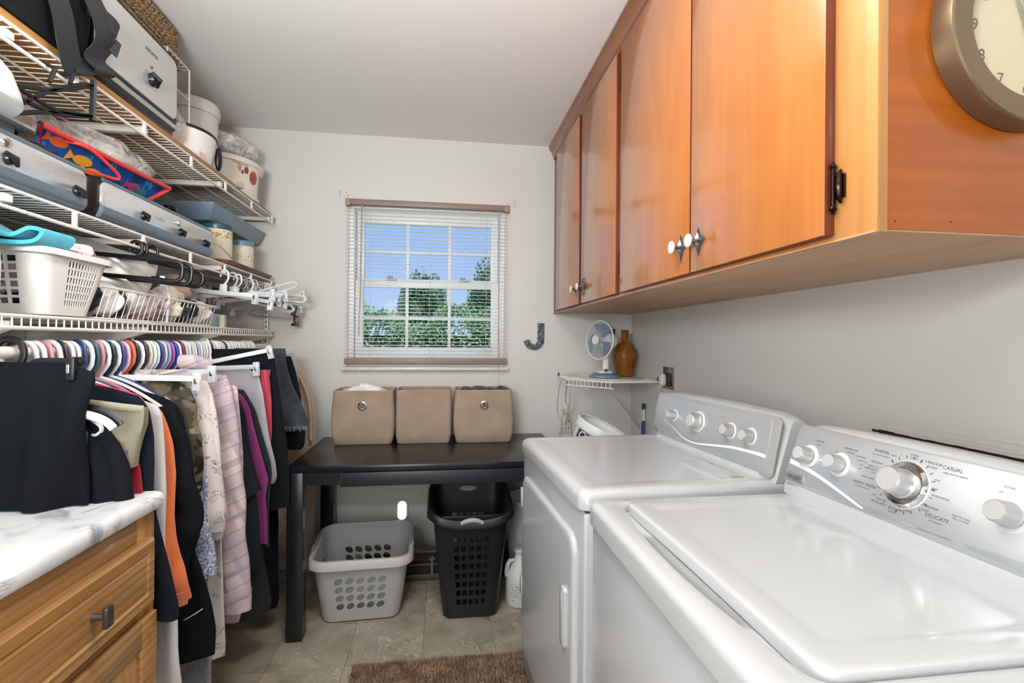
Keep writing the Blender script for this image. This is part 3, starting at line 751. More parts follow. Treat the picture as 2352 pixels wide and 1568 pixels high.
for y, v, s, z in ((.62, .122, 'LOAD SIZE', .0055), (.62, .113, 'MEDIUM', .004), (.672, .081, 'SMALL', .004), (.60, .085, 'LARGE', .004), (.60, .075, 'SUPER', .004),
                   (.53, .122, 'TEMPERATURE', .0055), (.53, .115, 'WASH/RINSE', .004), (.565, .108, 'HOT', .004), (.50, .112, 'WARM/COLD', .0042), (.495, .104, 'COLD/COLD', .0042), (.495, .096, 'COLD', .0042), (.495, .088, 'OFF', .004),
                   (.457, .134, 'NORMAL', .0085), (.457, .126, 'single wash/rinse agitation', .004), (.43, .132, '15 MIN', .004), (.415, .136, '12', .004), (.388, .142, 'EXTRA', .0055), (.388, .136, 'LIGHT', .0055),
                   (.46, .11, 'REGULAR 9', .0055), (.467, .100, 'HEAVY 12', .005), (.467, .094, 'SUPER HEAVY 15', .005), (.462, .088, 'MAX', .004), (.472, .075, 'EXTRA RINSE', .005),
                   (.474, .060, 'HAND WASH', .0095), (.478, .053, 'intermittent agitation', .0042), (.446, .046, 'SOAK', .0042), (.43, .041, 'LIGHT 6', .0055), (.432, .034, 'REGULAR 9', .0065), (.40, .032, 'EXTRA', .0055), (.40, .026, 'RINSE', .0055), (.385, .034, 'SPIN', .004), (.37, .038, 'DRAIN', .004),
                   (.35, .136, '9 REGULAR', .0065), (.35, .128, '6 LIGHT', .0055), (.315, .134, 'CASUAL', .0095), (.308, .125, 'single wash/slow agitation', .0042), (.335, .108, 'SOAK', .0042), (.335, .092, 'RINSE', .0042), (.322, .080, 'EXTRA RINSE', .0052),
                   (.334, .058, '9 REGULAR', .0062), (.343, .050, '3 LIGHT', .0055), (.318, .044, 'DELICATE', .0095), (.318, .036, 'short agitation', .0042), (.28, .058, 'PUSH TO START', .0042), (.28, .053, 'PULL TO STOP', .0042), (.225, .128, 'SIGNAL', .0055), (.235, .118, 'OFF', .0042)):
    text_add(m, s, z, f2.p(y, v, 0), f2.U, f2.V, f2.N)
for k in range(22):
    a = 2*PI*k/22+.1; d = V3((cos(a), sin(a), 0)); c0 = (.39-d.x*.050, .084+d.y*.050); c1 = (.39-d.x*.0565, .084+d.y*.0565)
    w = .0016 if k % 4 == 0 else .0006
    a0, a1 = f2.p(*c0), f2.p(*c1); e = (a1-a0).normalized().cross(f2.N)*w
    m.rings([[a0-e, a0+e, a1+e, a1-e], [q+f2.N*.0005 for q in (a0-e, a0+e, a1+e, a1-e)]])
obj('lettering', m, INK, con, smooth=0, **L)
# ------------------------------------------------------------------ desk with bins
dk = thing('desk', 'black wooden desk with one wide drawer standing under the window', 'desk', (-.035, 2.58, 0))
TX0, TX1, TY0, TY1, TZ = -.662, .588, 2.243, 2.925, .755
obj('desk_top', M().box(TX0, TX1, TY0, TY1, .727, TZ), DESK, dk, bevel=.003)
for xx in (TX0, TX1-.07):
    for yy in (TY0+.002, TY1-.075): obj('leg', M().box(xx+.001, xx+.068, yy, yy+.07, 0, .727), DESK, dk, bevel=.002)
obj('apron', M().box(TX0+.07, -.446, TY0+.004, TY0+.02, .672, .727), DESK, dk)
obj('apron', M().box(TX0+.07, TX1-.07, TY1-.02, TY1-.004, .672, .727), DESK, dk)
obj('apron', M().box(TX0+.01, TX0+.03, TY0+.07, TY1-.07, .672, .727), DESK, dk)
obj('apron', M().box(TX1-.03, TX1-.01, TY0+.07, TY1-.07, .672, .727), DESK, dk)
obj('drawer', M().box(-.44, .372, TY0-.004, TY0+.02, .664, .7245).box(-.43, .36, TY0+.02, TY1-.1, .675, .72), mat('desk_drawer_black', '#25282e', .38), dk, bevel=.002)
obj('apron', M().box(.378, TX1-.07, TY0+.004, TY0+.02, .672, .727), DESK, dk)
m = M(); rd = random.Random(5)
for xx, yy, n in ((-.43, 2.36, 5), (.22, 2.36, 6)):
    for k in range(n): m.add([(xx+k*.016+rd.uniform(-.004, .004), yy+k*.012*rd.uniform(.5, 1.5), TZ+.0004)]+[(xx+k*.016+.009*rd.uniform(.5, 1), yy+k*.012+q, TZ+.0004) for q in (.0, .006)], [(0, 1, 2)])
obj('painted_glint', m, mat('glint_white', '#a8a8a8', .6), dk, smooth=0)  # pale flecks painted on the desk top as window glints

BINX = fabric('bin_lining', '#8d7a68', weave=600)
def fabric_bin(x0, x1, label, fill, grom, bulge, dy):
    c = (x0+x1)/2; t = thing('storage_bin', label, 'bin', (c, 2.69+.13, TZ), group=None)
    y0, y1 = 2.682+dy, 2.682+dy+.232; h = .285
    def lp(z, ins, bu):
        q = rrloop(x0+ins, x1-ins, y0+ins, y1-ins, TZ+z, .022, 4); out = []
        for p in q:
            k = bu*sin(PI*min(1, max(0, (z+.02)/h)))
            # spread the points of each straight side outward near mid height
            dx = (p.x-c)/((x1-x0)/2)
            out.append(V3((p.x+dx*k, p.y+(k*.8 if p.y > (y0+y1)/2 else -k*.8), p.z+(-.004*abs(dx) if z > h-.01 else 0))))
        return out
    m = M().rings([lp(0, .008, 0), lp(.004, .004, 0), lp(.05, 0, bulge), lp(.12, 0, bulge), lp(.2, 0, bulge), lp(.26, -.001, bulge*.9), lp(h, -.002, bulge), lp(h+.001, .002, bulge), lp(h-.03, .006, bulge), lp(.02, .008, 0), lp(.012, .02, 0)])
    body = obj('bin_body', m, BIN, t, smooth=50)
    obj('binding', M().tube(lp(h+.001, 0, bulge), .0026, 6, closed=True), fabric('bin_binding', '#b8a085', weave=600), t)
    if grom:
        obj('grommet', M().lathe([(.0145, 0), (.0225, .001), (.0225, .003), (.018, .005), (.0145, .003), (.013, 0)], (c+.0, y0-bulge*.8-.001, TZ+.205), 24, axis=(0, -1, 0), cap=(False, False)), CHROME, t)
        obj('grommet_hole', M().lathe([(.0148, 0), (.0148, .0012)], (c, y0-bulge*.8-.0002, TZ+.205), 20, axis=(0, -1, 0)), mat('grommet_dark', '#4d4f50', .4), t)
    return (x0, x1, y0, y1)
fabric_bin(-.566, -.262, 'tan canvas storage bin with a metal grommet holding white bags, left on the desk', 1, True, .010, 0)
fabric_bin(-.244, .044, 'plain tan canvas storage bin without a grommet, between two bins on the desk', 0, False, .003, .004)
fabric_bin(.070, .374, 'tan canvas storage bin with a metal grommet holding dark cloth, right on the desk', 1, True, .012, -.004)
m = M().blob((-.42, 2.80, TZ+.255), (.125, .095, .045), 28, 14, .16, 4, 3.2).blob((-.41, 2.79, TZ+.28), (.05, .04, .035), 18, 10, .2, 8)
obj('plastic_bag', m, mat('white_film', '#f1f1f1', .3, bmp=.6, bscale=40), label='crumpled white plastic bags filling the left desk bin', cat='bag')
m = M()
for k, (xx, rx) in enumerate(((.13, .05), (.20, .05), (.265, .045), (.325, .04), (.22, .08))): m.blob((xx, 2.77+.012*(k % 2), TZ+.262+(-.015 if k == 4 else .004*(k % 2))), (rx, .07, .032), 20, 10, .12, k+20)
obj('folded_clothes', m, fabric('charcoal_cloth', '#36393d'), label='dark grey rolled clothes filling the right desk bin', cat='clothes')

# ------------------------------------------------------------------ things under the desk
def perim(a0, b0, a1, b1, r, cells, nc=5):
    """list of fns u -> (point, kind) ; sides k=0..3 start at front(-y)."""
    seq = []
    sides = [(-1, -1, 1, -1), (1, -1, 1, 1), (1, 1, -1, 1), (-1, 1, -1, -1)]
    for k in range(4):
        for f in cells[k]: seq.append(('s', k, f))
        for i in range(1, nc): seq.append(('c', k, i/nc))
    return seq
def perim_pt(q, a, b, r):
    kind, k, f = q
    L = [(-a+r, -b, a-r, -b), (a, -b+r, a, b-r), (a-r, b, -a+r, b), (-a, b-r, -a, -b+r)][k]
    if kind == 's': return (L[0]+(L[2]-L[0])*f, L[1]+(L[3]-L[1])*f)
    cx_, cy_, a0 = [(a-r, -b+r, -90), (a-r, b-r, 0), (-a+r, b-r, 90), (-a+r, -b+r, 180)][k]
    an = math.radians(a0+90*f); return (cx_+r*cos(an), cy_+r*sin(an))
def holed(seq, size, vs, hole, shape='rect', slant=0):
    """wall of a basket; size(v)->(a,b,r,z); hole(i,j) true for cells left open"""
    m = M(); n = len(seq); P = lambda i, v: V3((*perim_pt(seq[i % n], *size(v)[:3]), size(v)[3]))
    idx = {}
    def vid(i, j):
        key = (i % n, j)
        if key not in idx: idx[key] = len(m.v); m.v.append(tuple(P(i, vs[j])))
        return idx[key]
    for j in range(len(vs)-1):
        for i in range(n):
            if hole(i, j):
                if shape == 'rect': continue
                p00, p10, p11, p01 = (P(i, vs[j]), P(i+1, vs[j]), P(i+1, vs[j+1]), P(i, vs[j+1]))
                def bl_(s, t): return (p00*(1-s)+p10*s)*(1-t)+(p01*(1-s)+p11*s)*t
                K = 16; o = len(m.v)
                for k in range(K):
                    an = 2*PI*k/K; c, s_ = cos(an), sin(an); mx = max(abs(c), abs(s_)); m.v.append(tuple(bl_(.5+.5*c/mx, .5+.5*s_/mx)))
                for k in range(K):
                    an = 2*PI*k/K; ex, ey = .385*cos(an), .40*sin(an); m.v.append(tuple(bl_(.5+ex+slant*ey, .5+ey)))
                for k in range(K): m.f.append((o+k, o+(k+1) % K, o+K+(k+1) % K, o+K+k))
            else: m.f.append((vid(i, j), vid(i+1, j), vid(i+1, j+1), vid(i, j+1)))
    return m
def place(m, c, rot):
    cr, sr = cos(rot), sin(rot)
    m.v = [(c[0]+p[0]*cr-p[1]*sr, c[1]+p[0]*sr+p[1]*cr, c[2]+p[2]) for p in m.v]; return m
def hole_cells(n, f0, f1, bar):
    """fractions on one side: n holes between f0 and f1, bars of relative width bar"""
    out = [0.0]; w = (f1-f0)/(n+(n-1)*bar)
    x = f0
    for k in range(n): out += [x, x+w]; x += w*(1+bar)
    return out+[1.0]
def cells_oval(n, f0, f1): return [0.0]+[f0+(f1-f0)*k/n for k in range(n+1)]+[1.0]

# grey laundry basket
GREYB = mat('grey_plastic', '#b3b3b2', .42)
bc, brot = (-.375, 2.53, 0), .045
t = thing('laundry_basket', 'light grey plastic laundry basket with slanted oval holes on the floor under the desk', 'basket', bc, brot)
cl = {0: cells_oval(5, .08, .92), 1: cells_oval(4, .15, .85), 2: cells_oval(5, .08, .92), 3: cells_oval(4, .15, .85)}
seq = perim(0, 0, 0, 0, 0, cl)
def bsize(v):
    h = .30
    return (.170+.045*v**.8, .150+.04*v**.8, .05+.012*v, h*v)
vs = [0.03, .085, .20, .335, .47, .605, .74, .82, .9, 1.0]
def bh(i, j):
    k = seq[i]; n2 = seq[(i+1) % len(seq)]
    return k[0] == 's' and n2[0] == 's' and k[1] == n2[1] and k[2] > .05 and n2[2] < .95 and 2 <= j <= 5
m = holed(seq, bsize, vs, bh, 'oval', .28)
n = len(seq); m.f.append(tuple(range(0)) if False else (0, 1, 2))
m.f.pop()
wall = obj('basket_wall', place(m, bc, brot), GREYB, t, solid=.003)
m = M().rings([[V3((*perim_pt(q, a, b, r), z)) for q in seq] for a, b, r, z in ((.150, .13, .04, .004), (.162, .142, .046, .005), (.171, .151, .05, .010))], cap=(True, False))
obj('basket_base', place(m, bc, brot), GREYB, t)
def rim(seq, prof, zf): # prof list of (offset, dz)
    rs = []
    for q in seq:
        p = V3((*perim_pt(q, *zf[:3]), 0)); p2 = V3((*perim_pt(q, zf[0]+.01, zf[1]+.01, zf[2]+.01), 0)); d = (p2-p).normalized()
        z = zf[3](p)
        rs.append([p+d*o+V3((0, 0, z+dz)) for o, dz in prof])
    return M().rings(rs, closed=True)
LIGHTB = mat('pale_grey_plastic', '#c6c4c0', .4)
def gz(p): return .30+.035*(p.y/.19)*0+.03*max(0, (p.y)/.19)
m = rim(seq, [(-.002, -.006), (.006, .006), (.018, .005), (.024, -.006), (.024, -.034), (.019, -.036), (.018, -.012), (.004, -.012)], (.215, .19, .062, gz))
obj('rim', place(m, bc, brot), LIGHTB, t)
HGREY = mat('soft_grip_grey', '#8e8f90', .5)
for sx in (-1, 1):
    m = M().tube([V3((sx*.231, y_, .309+.03*max(0, y_/.19))) for y_ in (-.07, -.06, -.03, 0, .03, .06, .09, .10)], [.006, .0105, .011, .011, .011, .011, .0105, .006], 10)
    obj('grip', place(m, bc, brot), HGREY, t)
# upper wall step at the back where the rim rises
m = M().rings([[V3((*perim_pt(q, .215, .19, .062), .298)) for q in seq], [V3((*perim_pt(q, .216, .191, .062), .300+.03*max(0, perim_pt(q, .215, .19, .062)[1]/.19))) for q in seq]], cap=(False, False))
obj('basket_collar', place(m, bc, brot), GREYB, t, solid=.003)

# black hamper
hc, hrot = (.138, 2.475, 0), 0.0
t = thing('laundry_hamper', 'tall black plastic hamper with square holes and pale grip handles under the desk', 'hamper', hc, hrot)
cl = {0: hole_cells(5, .13, .87, .42), 1: hole_cells(6, .12, .88, .4), 2: hole_cells(5, .13, .87, .42), 3: hole_cells(6, .12, .88, .4)}
seq = perim(0, 0, 0, 0, 0, cl)
def hsize(v): return (.128+.05*v, .135+.045*v, .045+.01*v, .50*v)
vs = [.02]; z = .14
for k in range(8): vs += [z, z+.052]; z += .0855
vs += [.88, .94, 1.0]
def hh(i, j):
    k = seq[i]; n2 = seq[(i+1) % len(seq)]
    if not (k[0] == 's' and n2[0] == 's' and k[1] == n2[1]): return False
    lst = cl[k[1]]; ii = lst.index(k[2])
    if j >= 17 and not (k[1] in (0, 2) and 0): return False
    return ii % 2 == 1 and j % 2 == 1 and j <= 16
m = holed(seq, hsize, vs, hh)
HB = mat('black_hamper_plastic', '#1e2024', .38)
obj('hamper_wall', place(m, hc, hrot), HB, t, solid=.0035)
m = M().rings([[V3((*perim_pt(q, a, b, r), z)) for q in seq] for a, b, r, z in ((.115, .122, .04, .003), (.126, .133, .044, .005), (.1285, .1355, .045, .012))], cap=(True, False))
obj('hamper_base', place(m, hc, hrot), HB, t)
def hz_(p):
    if p.y > .12: return .548-.012*(p.x/.18)**2*0
    s = min(1, max(0, (p.y+.18)/.30)); side = min(1, abs(p.x)/.17)
    front = .475+.035*side**3
    return front*(1-s)+.548*s
m = M().rings([[V3((*perim_pt(q, .178, .18, .055), .495)) for q in seq], [V3((*perim_pt(q, .183, .184, .057), max(.496, hz_(V3((*perim_pt(q, .178, .18, .055), 0)))))) for q in seq]], cap=(False, False))
obj('hamper_collar', place(m, hc, hrot), HB, t, solid=.003)
m = rim(seq, [(-.002, -.004), (.005, .007), (.017, .005), (.024, -.008), (.024, -.03), (.019, -.032), (.018, -.012), (.004, -.012)], (.183, .184, .057, hz_))
obj('rim', place(m, hc, hrot), HB, t)
GRIP = mat('pale_grip', '#a9aaab', .45)
for yy, zz in ((-.203, .486), (.205, .555)):
    m = M().tube([V3((xx, yy+(.004 if yy > 0 else -.004)*(1-(xx/.05)**2), zz-.016*(abs(xx)/.05)**2)) for xx in (-.05, -.03, -.01, .01, .03, .05)], [.009, .011, .0115, .0115, .011, .009], 10)
    obj('grip', place(m, hc, hrot), GRIP, t)
m = M().rings([[V3((xx+dx, .1790, zz)) for xx, zz in [(.045*cos(a_)+0, .520+.014*sin(a_)) for a_ in [2*PI*k/24 for k in range(24)]] for dx in (0,)], [V3((xx, .1765, zz)) for xx, zz in [(.045*cos(2*PI*k/24), .520+.014*sin(2*PI*k/24)) for k in range(24)]]])
obj('handle_opening', place(m, hc, hrot), mat('opening_grey', '#a3a29d', .8), t)

# baseboard heater / grille
t = thing('baseboard_heater', 'low brown metal baseboard heater grille on the floor behind the baskets', 'heater', (-.1, 2.77, 0))
BRZ = mat('heater_brown', '#5c544b', .45, .3)
obj('housing', M().box(-.42, .42, 2.765, 2.80, .0, .155), mat('heater_dark', '#2a2724', .6), t)
obj('top_ledge', M().box(-.42, .42, 2.735, 2.80, .150, .162), BRZ, t, bevel=.003)
obj('bottom_ledge', M().box(-.42, .42, 2.735, 2.765, .0, .035), BRZ, t, bevel=.003)
obj('mid_rail', M().box(-.42, .42, 2.74, 2.752, .078, .092), BRZ, t, bevel=.002)
m = M()
for k in range(84): m.box(-.418+k*.01, -.4155+k*.01, 2.742, 2.77, .112, .15)
obj('fins', m, BRZ, t, smooth=0, kind='stuff')
for xx in (-.20, -.05, .10): obj('support', M().box(xx-.006, xx+.006, 2.738, 2.765, .035, .13).box(xx-.018, xx+.018, 2.736, 2.742, .112, .12), mat('support_grey', '#8b857b', .4, .4), t)

# plug-in night light
t = thing('night_light', 'small plug in night light glowing on the wall under the desk', 'light', (-.229, 2.955, .25))
obj('back', M().rings([[V3((q.x, yy, q.y)) for q in rrloop(-.263+i, -.195-i, .252+i, .376-i, 0, .03, 6)] for i, yy in ((0, D-.001), (0, D-.012), (.004, D-.016))]), WHITEP, t)
obj('lens', M().rings([[V3((q.x, yy, q.y)) for q in rrloop(-.254+i, -.204-i, .262+i, .368-i, 0, .023, 6)] for i, yy in ((0, D-.015), (0, D-.020), (.006, D-.026))]), mat('lens_glow', '#f4f3ea', .3, emit=.9), t)
for zz in (.283, .345): obj('bulb', M().blob((-.229, D-.026, zz), (.011, .004, .011), 14, 8), mat('bulb_glow', '#fffbe8', .3, emit=14), t)
# jug of bleach
t = thing('bleach_jug', 'white plastic gallon jug with a printed label on the floor beside the dryer', 'jug', (.345, 2.44, 0))
jw = mat('jug_white', '#dcdddc', .4)
jx, jy = .388, 2.455
obj('jug_body', M().lathe([(.055, 0), (.066, .004), (.070, .015), (.070, .135), (.066, .15), (.052, .178), (.036, .205), (.026, .226), (.023, .24), (.023, .252)], (jx, jy, 0), 28), jw, t)
obj('handle', M().tube([(jx-.03, jy-.01, .218), (jx-.052, jy-.015, .216), (jx-.064, jy-.018, .197), (jx-.068, jy-.018, .168), (jx-.066, jy-.015, .145)], [.009, .011, .0115, .0115, .012], 10), jw, t)
obj('cap', M().lathe([(.026, .25), (.027, .252), (.027, .266), (.024, .27)], (jx, jy, 0), 24), mat('cap_white', '#cfd0cf', .4), t)
m = M()
for k in range(9):
    a0, a1 = math.radians(-150+k*12), math.radians(-150+(k+1)*12)
    m.add([(jx+.0708*cos(a), jy+.0708*sin(a), z) for a, z in ((a0, .03), (a1, .03), (a1, .115), (a0, .115))], [(0, 1, 2, 3)])
lab = obj('label_sheet', m, m_print('jug_label', '#e6e6e4', [('#6b6d70', 260, .55), ('#a06660', 90, .66)]), t)

t = thing('waste_bin', 'white waste bin half hidden between the black hamper and the dryer', 'bin', (.475, 2.66, 0))
obj('bin_body', M().lathe([(.10, 0), (.106, .004), (.132, .455), (.129, .455), (.103, .01), (.01, .01)], (.475, 2.66, 0), 36), mat('bin_white', '#d4d4d1', .4), t)
obj('bin_rim', M().lathe([(.131, .445), (.137, .448), (.138, .46), (.133, .464), (.128, .458)], (.475, 2.66, 0), 36, cap=(False, False)), mat('bin_white', '#d4d4d1', .4), t)

# shag rug
rg = thing('rug', 'brown shag rug on the tiled floor between the closet and the machines', 'rug', (-.02, 1.6, 0))
obj('backing', M().rr(-.345, .338, .95, 2.035, [(.004, .0005), (0, .002), (0, .008), (.003, .010)], .012, 3), mat('rug_base', '#6b5745', .95), rg)
rd = random.Random(21); m = M()
for k in range(26000):
    xx, yy = rd.uniform(-.343, .336), 2.034-abs(rd.random())**1.6*1.05
    h = rd.uniform(.010, .02); a = rd.uniform(0, 6.3); w = .0022; dx, dy = rd.gauss(0, .006), rd.gauss(0, .006)
    m.add([(xx-w*cos(a), yy-w*sin(a), .008), (xx+w*cos(a), yy+w*sin(a), .008), (xx+dx, yy+dy, .008+h)], [(0, 1, 2)])
obj('pile', m, mat('rug_pile', '#a3876f', .95, var=.45, vscale=16), rg, smooth=0, kind='stuff')
# ------------------------------------------------------------------ corner shelf with fan and vase
SZ = 1.093
cs = thing('corner_shelf', 'white wire corner shelf on the wall above the dryer', 'shelf', (.98, 2.75, .80))
A_, B_, C_, D_ = V3((.69, 2.955, SZ)), V3((.695, 2.69, SZ)), V3((.86, 2.48, SZ)), V3((1.158, 2.50, SZ)); E_ = V3((1.158, 2.958, SZ))
obj('shelf_frame', M().tube([A_, B_, C_, D_], .0032, 8).tube([A_, E_, D_], .0028, 6), WIRE, cs)
m = M()
for k in range(1, 20):
    y = 2.49+(2.95-2.49)*k/20
    x0 = .86-(y-2.48)*(.165/.21) if y < 2.69 else .693
    m.tube([(x0, y, SZ+.002), (1.157, y, SZ+.002)], .0016, 5)
obj('deck_wires', m, WIRE, cs, kind='stuff')
m = M().tube([B_+V3((-.012, .015, 0)), C_+V3((.012, -.015, 0))], .0034, 8).tube([B_+V3((-.012, .015, -.030)), C_+V3((.012, -.015, -.030))], .0034, 8)
for k in range(11):
    p = B_.lerp(C_, k/10); m.tube([p+V3((0, 0, .001)), p+V3((0, 0, -.031))], .0018, 5)
obj('front_lip', m, WIRE, cs)
obj('brace', M().tube([B_+V3((.01, 0, -.03)), V3((.725, 2.80, .93)), V3((.742, 2.955, .80))], .0065, 6, flat=(.4, 1)), WIRE, cs)
obj('brace', M().tube([C_+V3((0, 0, -.03)), V3((1.156, 2.80, .80))], .0085, 6, flat=(.4, 1)), WIRE, cs)
m = M()
for p in ((.70, 2.962, SZ+.014), (1.157, 2.56, SZ+.014)): m.box(p[0]-.005, p[0]+.005, p[1]-.006, p[1]+.006, p[2]-.012, p[2]+.01)
obj('wall_clip', m, mat('clip_dark', '#5c5b58', .5), cs, bevel=.002)
obj('round_board', M().lathe([(.168, 0), (.172, .001), (.172, .005), (.168, .006)], (.955, 2.72, SZ+.0045), 48), mat('board_white', '#d6d3cc', .35), label='thin round white board lying on the corner wire shelf', cat='board')
BZ = SZ+.0108
fn = thing('desk_fan', 'small white desk fan with blue blades and a blue base on the corner shelf', 'fan', (.90, 2.705, BZ))
BLUEF = mat('fan_blue_base', '#6d80a3', .35); WF = mat('fan_white', '#e8e8e4', .35)
obj('fan_base', M().lathe([(.082, 0), (.088, .004), (.086, .012), (.066, .024), (.045, .028)], (.903, 2.705, BZ), 32, sy=.86), BLUEF, fn)
obj('base_top', M().rr(.863, .943, 2.672, 2.738, [(0, BZ+.026), (0, BZ+.034), (.008, BZ+.040)], .015, 4), WF, fn)
obj('switch', M().box(.89, .912, 2.668, 2.674, BZ+.034, BZ+.05), mat('switch_dark', '#55575a', .4), fn, bevel=.002)
obj('neck', M().rr(.894, .926, 2.695, 2.718, [(0, BZ+.038), (.001, BZ+.12), (.002, 1.262)], .006, 3), WF, fn)
fa = V3((-.90, -.42, .05)).normalized(); fc = V3((.868, 2.69, 1.315)); RF = .108
fx = V3((-fa.y, fa.x, 0)).normalized(); fy = fa.cross(fx)*-1
if fy.z < 0: fy = -fy
def fp(r, a, d): return fc+fx*r*cos(a)+fy*r*sin(a)+fa*d
obj('motor', M().lathe([(.03, -.10), (.043, -.095), (.046, -.07), (.046, -.045), (.036, -.03)], fc, 24, axis=fa), WF, fn)
m = M().tube([fp(RF, 2*PI*k/48, 0) for k in range(48)], .0042, 8, closed=True)
cage = obj('cage_ring', m, WF, fn)
m = M()
for k in range(48):
    a = 2*PI*k/48
    m.tube([fp(.024, a, .030), fp(.06, a, .027), fp(.09, a, .016), fp(RF, a, 0)], .0008, 4)
    m.tube([fp(.03, a, -.045), fp(.08, a, -.038), fp(RF, a, 0)], .0008, 4)
obj('cage_wires', m, mat('cage_clear', '#c9d0d6', .3), cage, kind='stuff')
obj('cage_badge', M().lathe([(.026, .028), (.026, .032), (.022, .034), (.021, .0335), (.001, .035)], fc, 24, axis=fa), mat('badge_white', '#f2f2f0', .3), cage)
BLD = mat('fan_blade_blue', '#7187ab', .25, alpha=.85)
for k in range(3):
    a0 = math.radians(75+120*k)
    def bf(u, v):
        r = .02+.072*v; a = a0+(u-.5)*(1.0+.35*v); return fp(r, a, (u-.5)*.03-.006)
    obj('blade', M().grid(bf, 10, 6), BLD, fn, solid=.0015)
obj('power_cord', M().tube(catmull([(.93, 2.745, BZ+.006), (.88, 2.86, BZ+.012), (.80, 2.91, BZ+.02), (.74, 2.93, BZ+.008), (.705, 2.945, SZ-.03), (.692, 2.95, .98), (.69, 2.953, .88), (.725, 2.955, .80), (.70, 2.955, .74), (.69, 2.956, .62)], 6), .0022, 5), mat('cord_white2', '#cfccc4', .5), fn)
vs_ = thing('glass_vase', 'amber brown glass bottle vase in the corner beside the fan', 'vase', (1.058, 2.80, BZ))
AMB, nt, b = _new('amber_glass')
b.inputs['Base Color'].default_value = lin('#9a5518'); b.inputs['Roughness'].default_value = .08; b.inputs['Transmission Weight'].default_value = .4; b.inputs['IOR'].default_value = 1.2
co = coords(nt, (1, 1, .2)); nn = N(nt, 'TexNoise', Scale=25.0, Detail=4.0); nt.links.new(co, nn.inputs[0])
nt.links.new(ramp(nt, nn.outputs[0], [(.3, lin('#8a5220')), (.7, lin('#b57a3e'))]), b.inputs['Base Color'])
prof = [(.045, 0), (.050, .003), (.053, .02), (.063, .06), (.071, .10), (.073, .125), (.069, .15), (.055, .175), (.038, .195), (.026, .212), (.0215, .23), (.021, .262), (.0235, .266), (.0235, .270), (.020, .272)]
obj('vase_body', M().lathe(prof+[(.0185, .268), (.019, .23), (.05, .172), (.069, .125), (.05, .02), (.044, .006)], (1.058, 2.80, BZ), 32), AMB, vs_)
# things on the wall by the shelf
sw = thing('wall_switch', 'white light switch plate on the far wall behind the fan', 'switch', (1.045, 2.965, 1.265))
obj('plate', M().box(1.01, 1.085, D-.006, D, 1.255, 1.37), WHITEP, sw, bevel=.002)
obj('timer_body', M().box(1.015, 1.05, D-.03, D-.006, 1.35, 1.385), mat('dark_grey_plastic', '#4a4b4d', .4), sw, bevel=.003)
ot = thing('wall_outlet', 'steel dryer outlet plate with a dark socket on the right wall', 'outlet', (1.16, 2.445, 1.065))
obj('plate', M().box(XR-.005, XR, 2.387, 2.505, 1.062, 1.176), mat('outlet_steel', '#8f8b84', .3, .8), ot, bevel=.0015)
obj('socket', M().box(XR-.012, XR-.004, 2.405, 2.455, 1.078, 1.145), BLACKP, ot, bevel=.006)
obj('screw', M().cyl((XR-.004, 2.432, 1.156), (XR-.0065, 2.432, 1.156), .004, n=10), CHROME, ot)
pg = thing('power_plug', 'white power plug pushed into the steel outlet plate', 'plug', (1.135, 2.46, 1.07))
obj('plug_body', M().rr(1.122, XR-.01, 2.447, 2.487, [(.006, 1.078), (0, 1.086), (0, 1.128), (.006, 1.14)], .012, 4), mat('plug_white', '#d8d6d0', .4), pg)
obj('cable', M().tube(catmull([(1.14, 2.475, 1.08), (1.13, 2.485, 1.05), (1.14, 2.49, 1.02), (1.155, 2.49, .9), (1.155, 2.49, .6)], 5), .0035, 6), mat('cord_white2', '#cfccc4', .5), pg)
o2 = thing('wall_outlet', 'white duplex outlet low on the far wall under the corner shelf', 'outlet', (.757, 2.965, .76))
obj('plate', M().box(.726, .79, D-.005, D, .742, .85), mat('outlet_white', '#cbc8c1', .5), o2, bevel=.002)
obj('slots', M().box(.745, .75, D-.006, D-.004, .77, .782).box(.764, .769, D-.006, D-.004, .77, .782).box(.745, .75, D-.006, D-.004, .812, .824).box(.764, .769, D-.006, D-.004, .812, .824), mat('slot_dark', '#55524d', .6), o2)
ec = thing('extension_cord', 'white extension cord with a taped plug hanging below the corner shelf', 'cord', (.74, 2.94, .6))
EC = mat('cord_white3', '#c3bfb7', .5)
obj('cable', M().tube(catmull([(.80, 2.80, SZ+.006), (.77, 2.86, SZ+.015), (.745, 2.92, SZ-.01), (.738, 2.945, .99), (.738, 2.948, .93), (.755, 2.95, .88), (.775, 2.952, .78), (.782, 2.953, .6)], 6), .004, 6), EC, ec)
obj('plug', M().blob((.738, 2.945, .90), (.018, .016, .028), 14, 8, .18, 3), mat('plug_tape', '#d2cfc8', .4), ec)
obj('cable_loop', M().tube(catmull([(.74, 2.945, .885), (.722, 2.95, .86), (.716, 2.953, .8), (.716, 2.955, .6)], 5), .0028, 5), EC, ec)
# blue handled tool behind the dryer
bt = thing('squeegee', 'blue and white handled tool leaning in the corner behind the dryer', 'tool', (1.135, 2.72, 0))
q0, q1 = V3((1.10, 2.66, 0)), V3((1.152, 2.74, .952))
obj('handle', M().tube([q0, q0.lerp(q1, .5), q0.lerp(q1, .895)], .0165, 8, flat=(.5, 1)), mat('tool_blue', '#1c4690', .4), bt)
obj('sleeve', M().tube([q0.lerp(q1, .895), q0.lerp(q1, .962)], .017, 8, flat=(.5, 1)), mat('tool_white', '#d9d8d2', .4), bt)
obj('grip', M().tube([q0.lerp(q1, .962), q0.lerp(q1, .995), q1], [.0175, .0175, .008], 8, flat=(.5, 1)), mat('tool_navy', '#23304a', .4), bt)
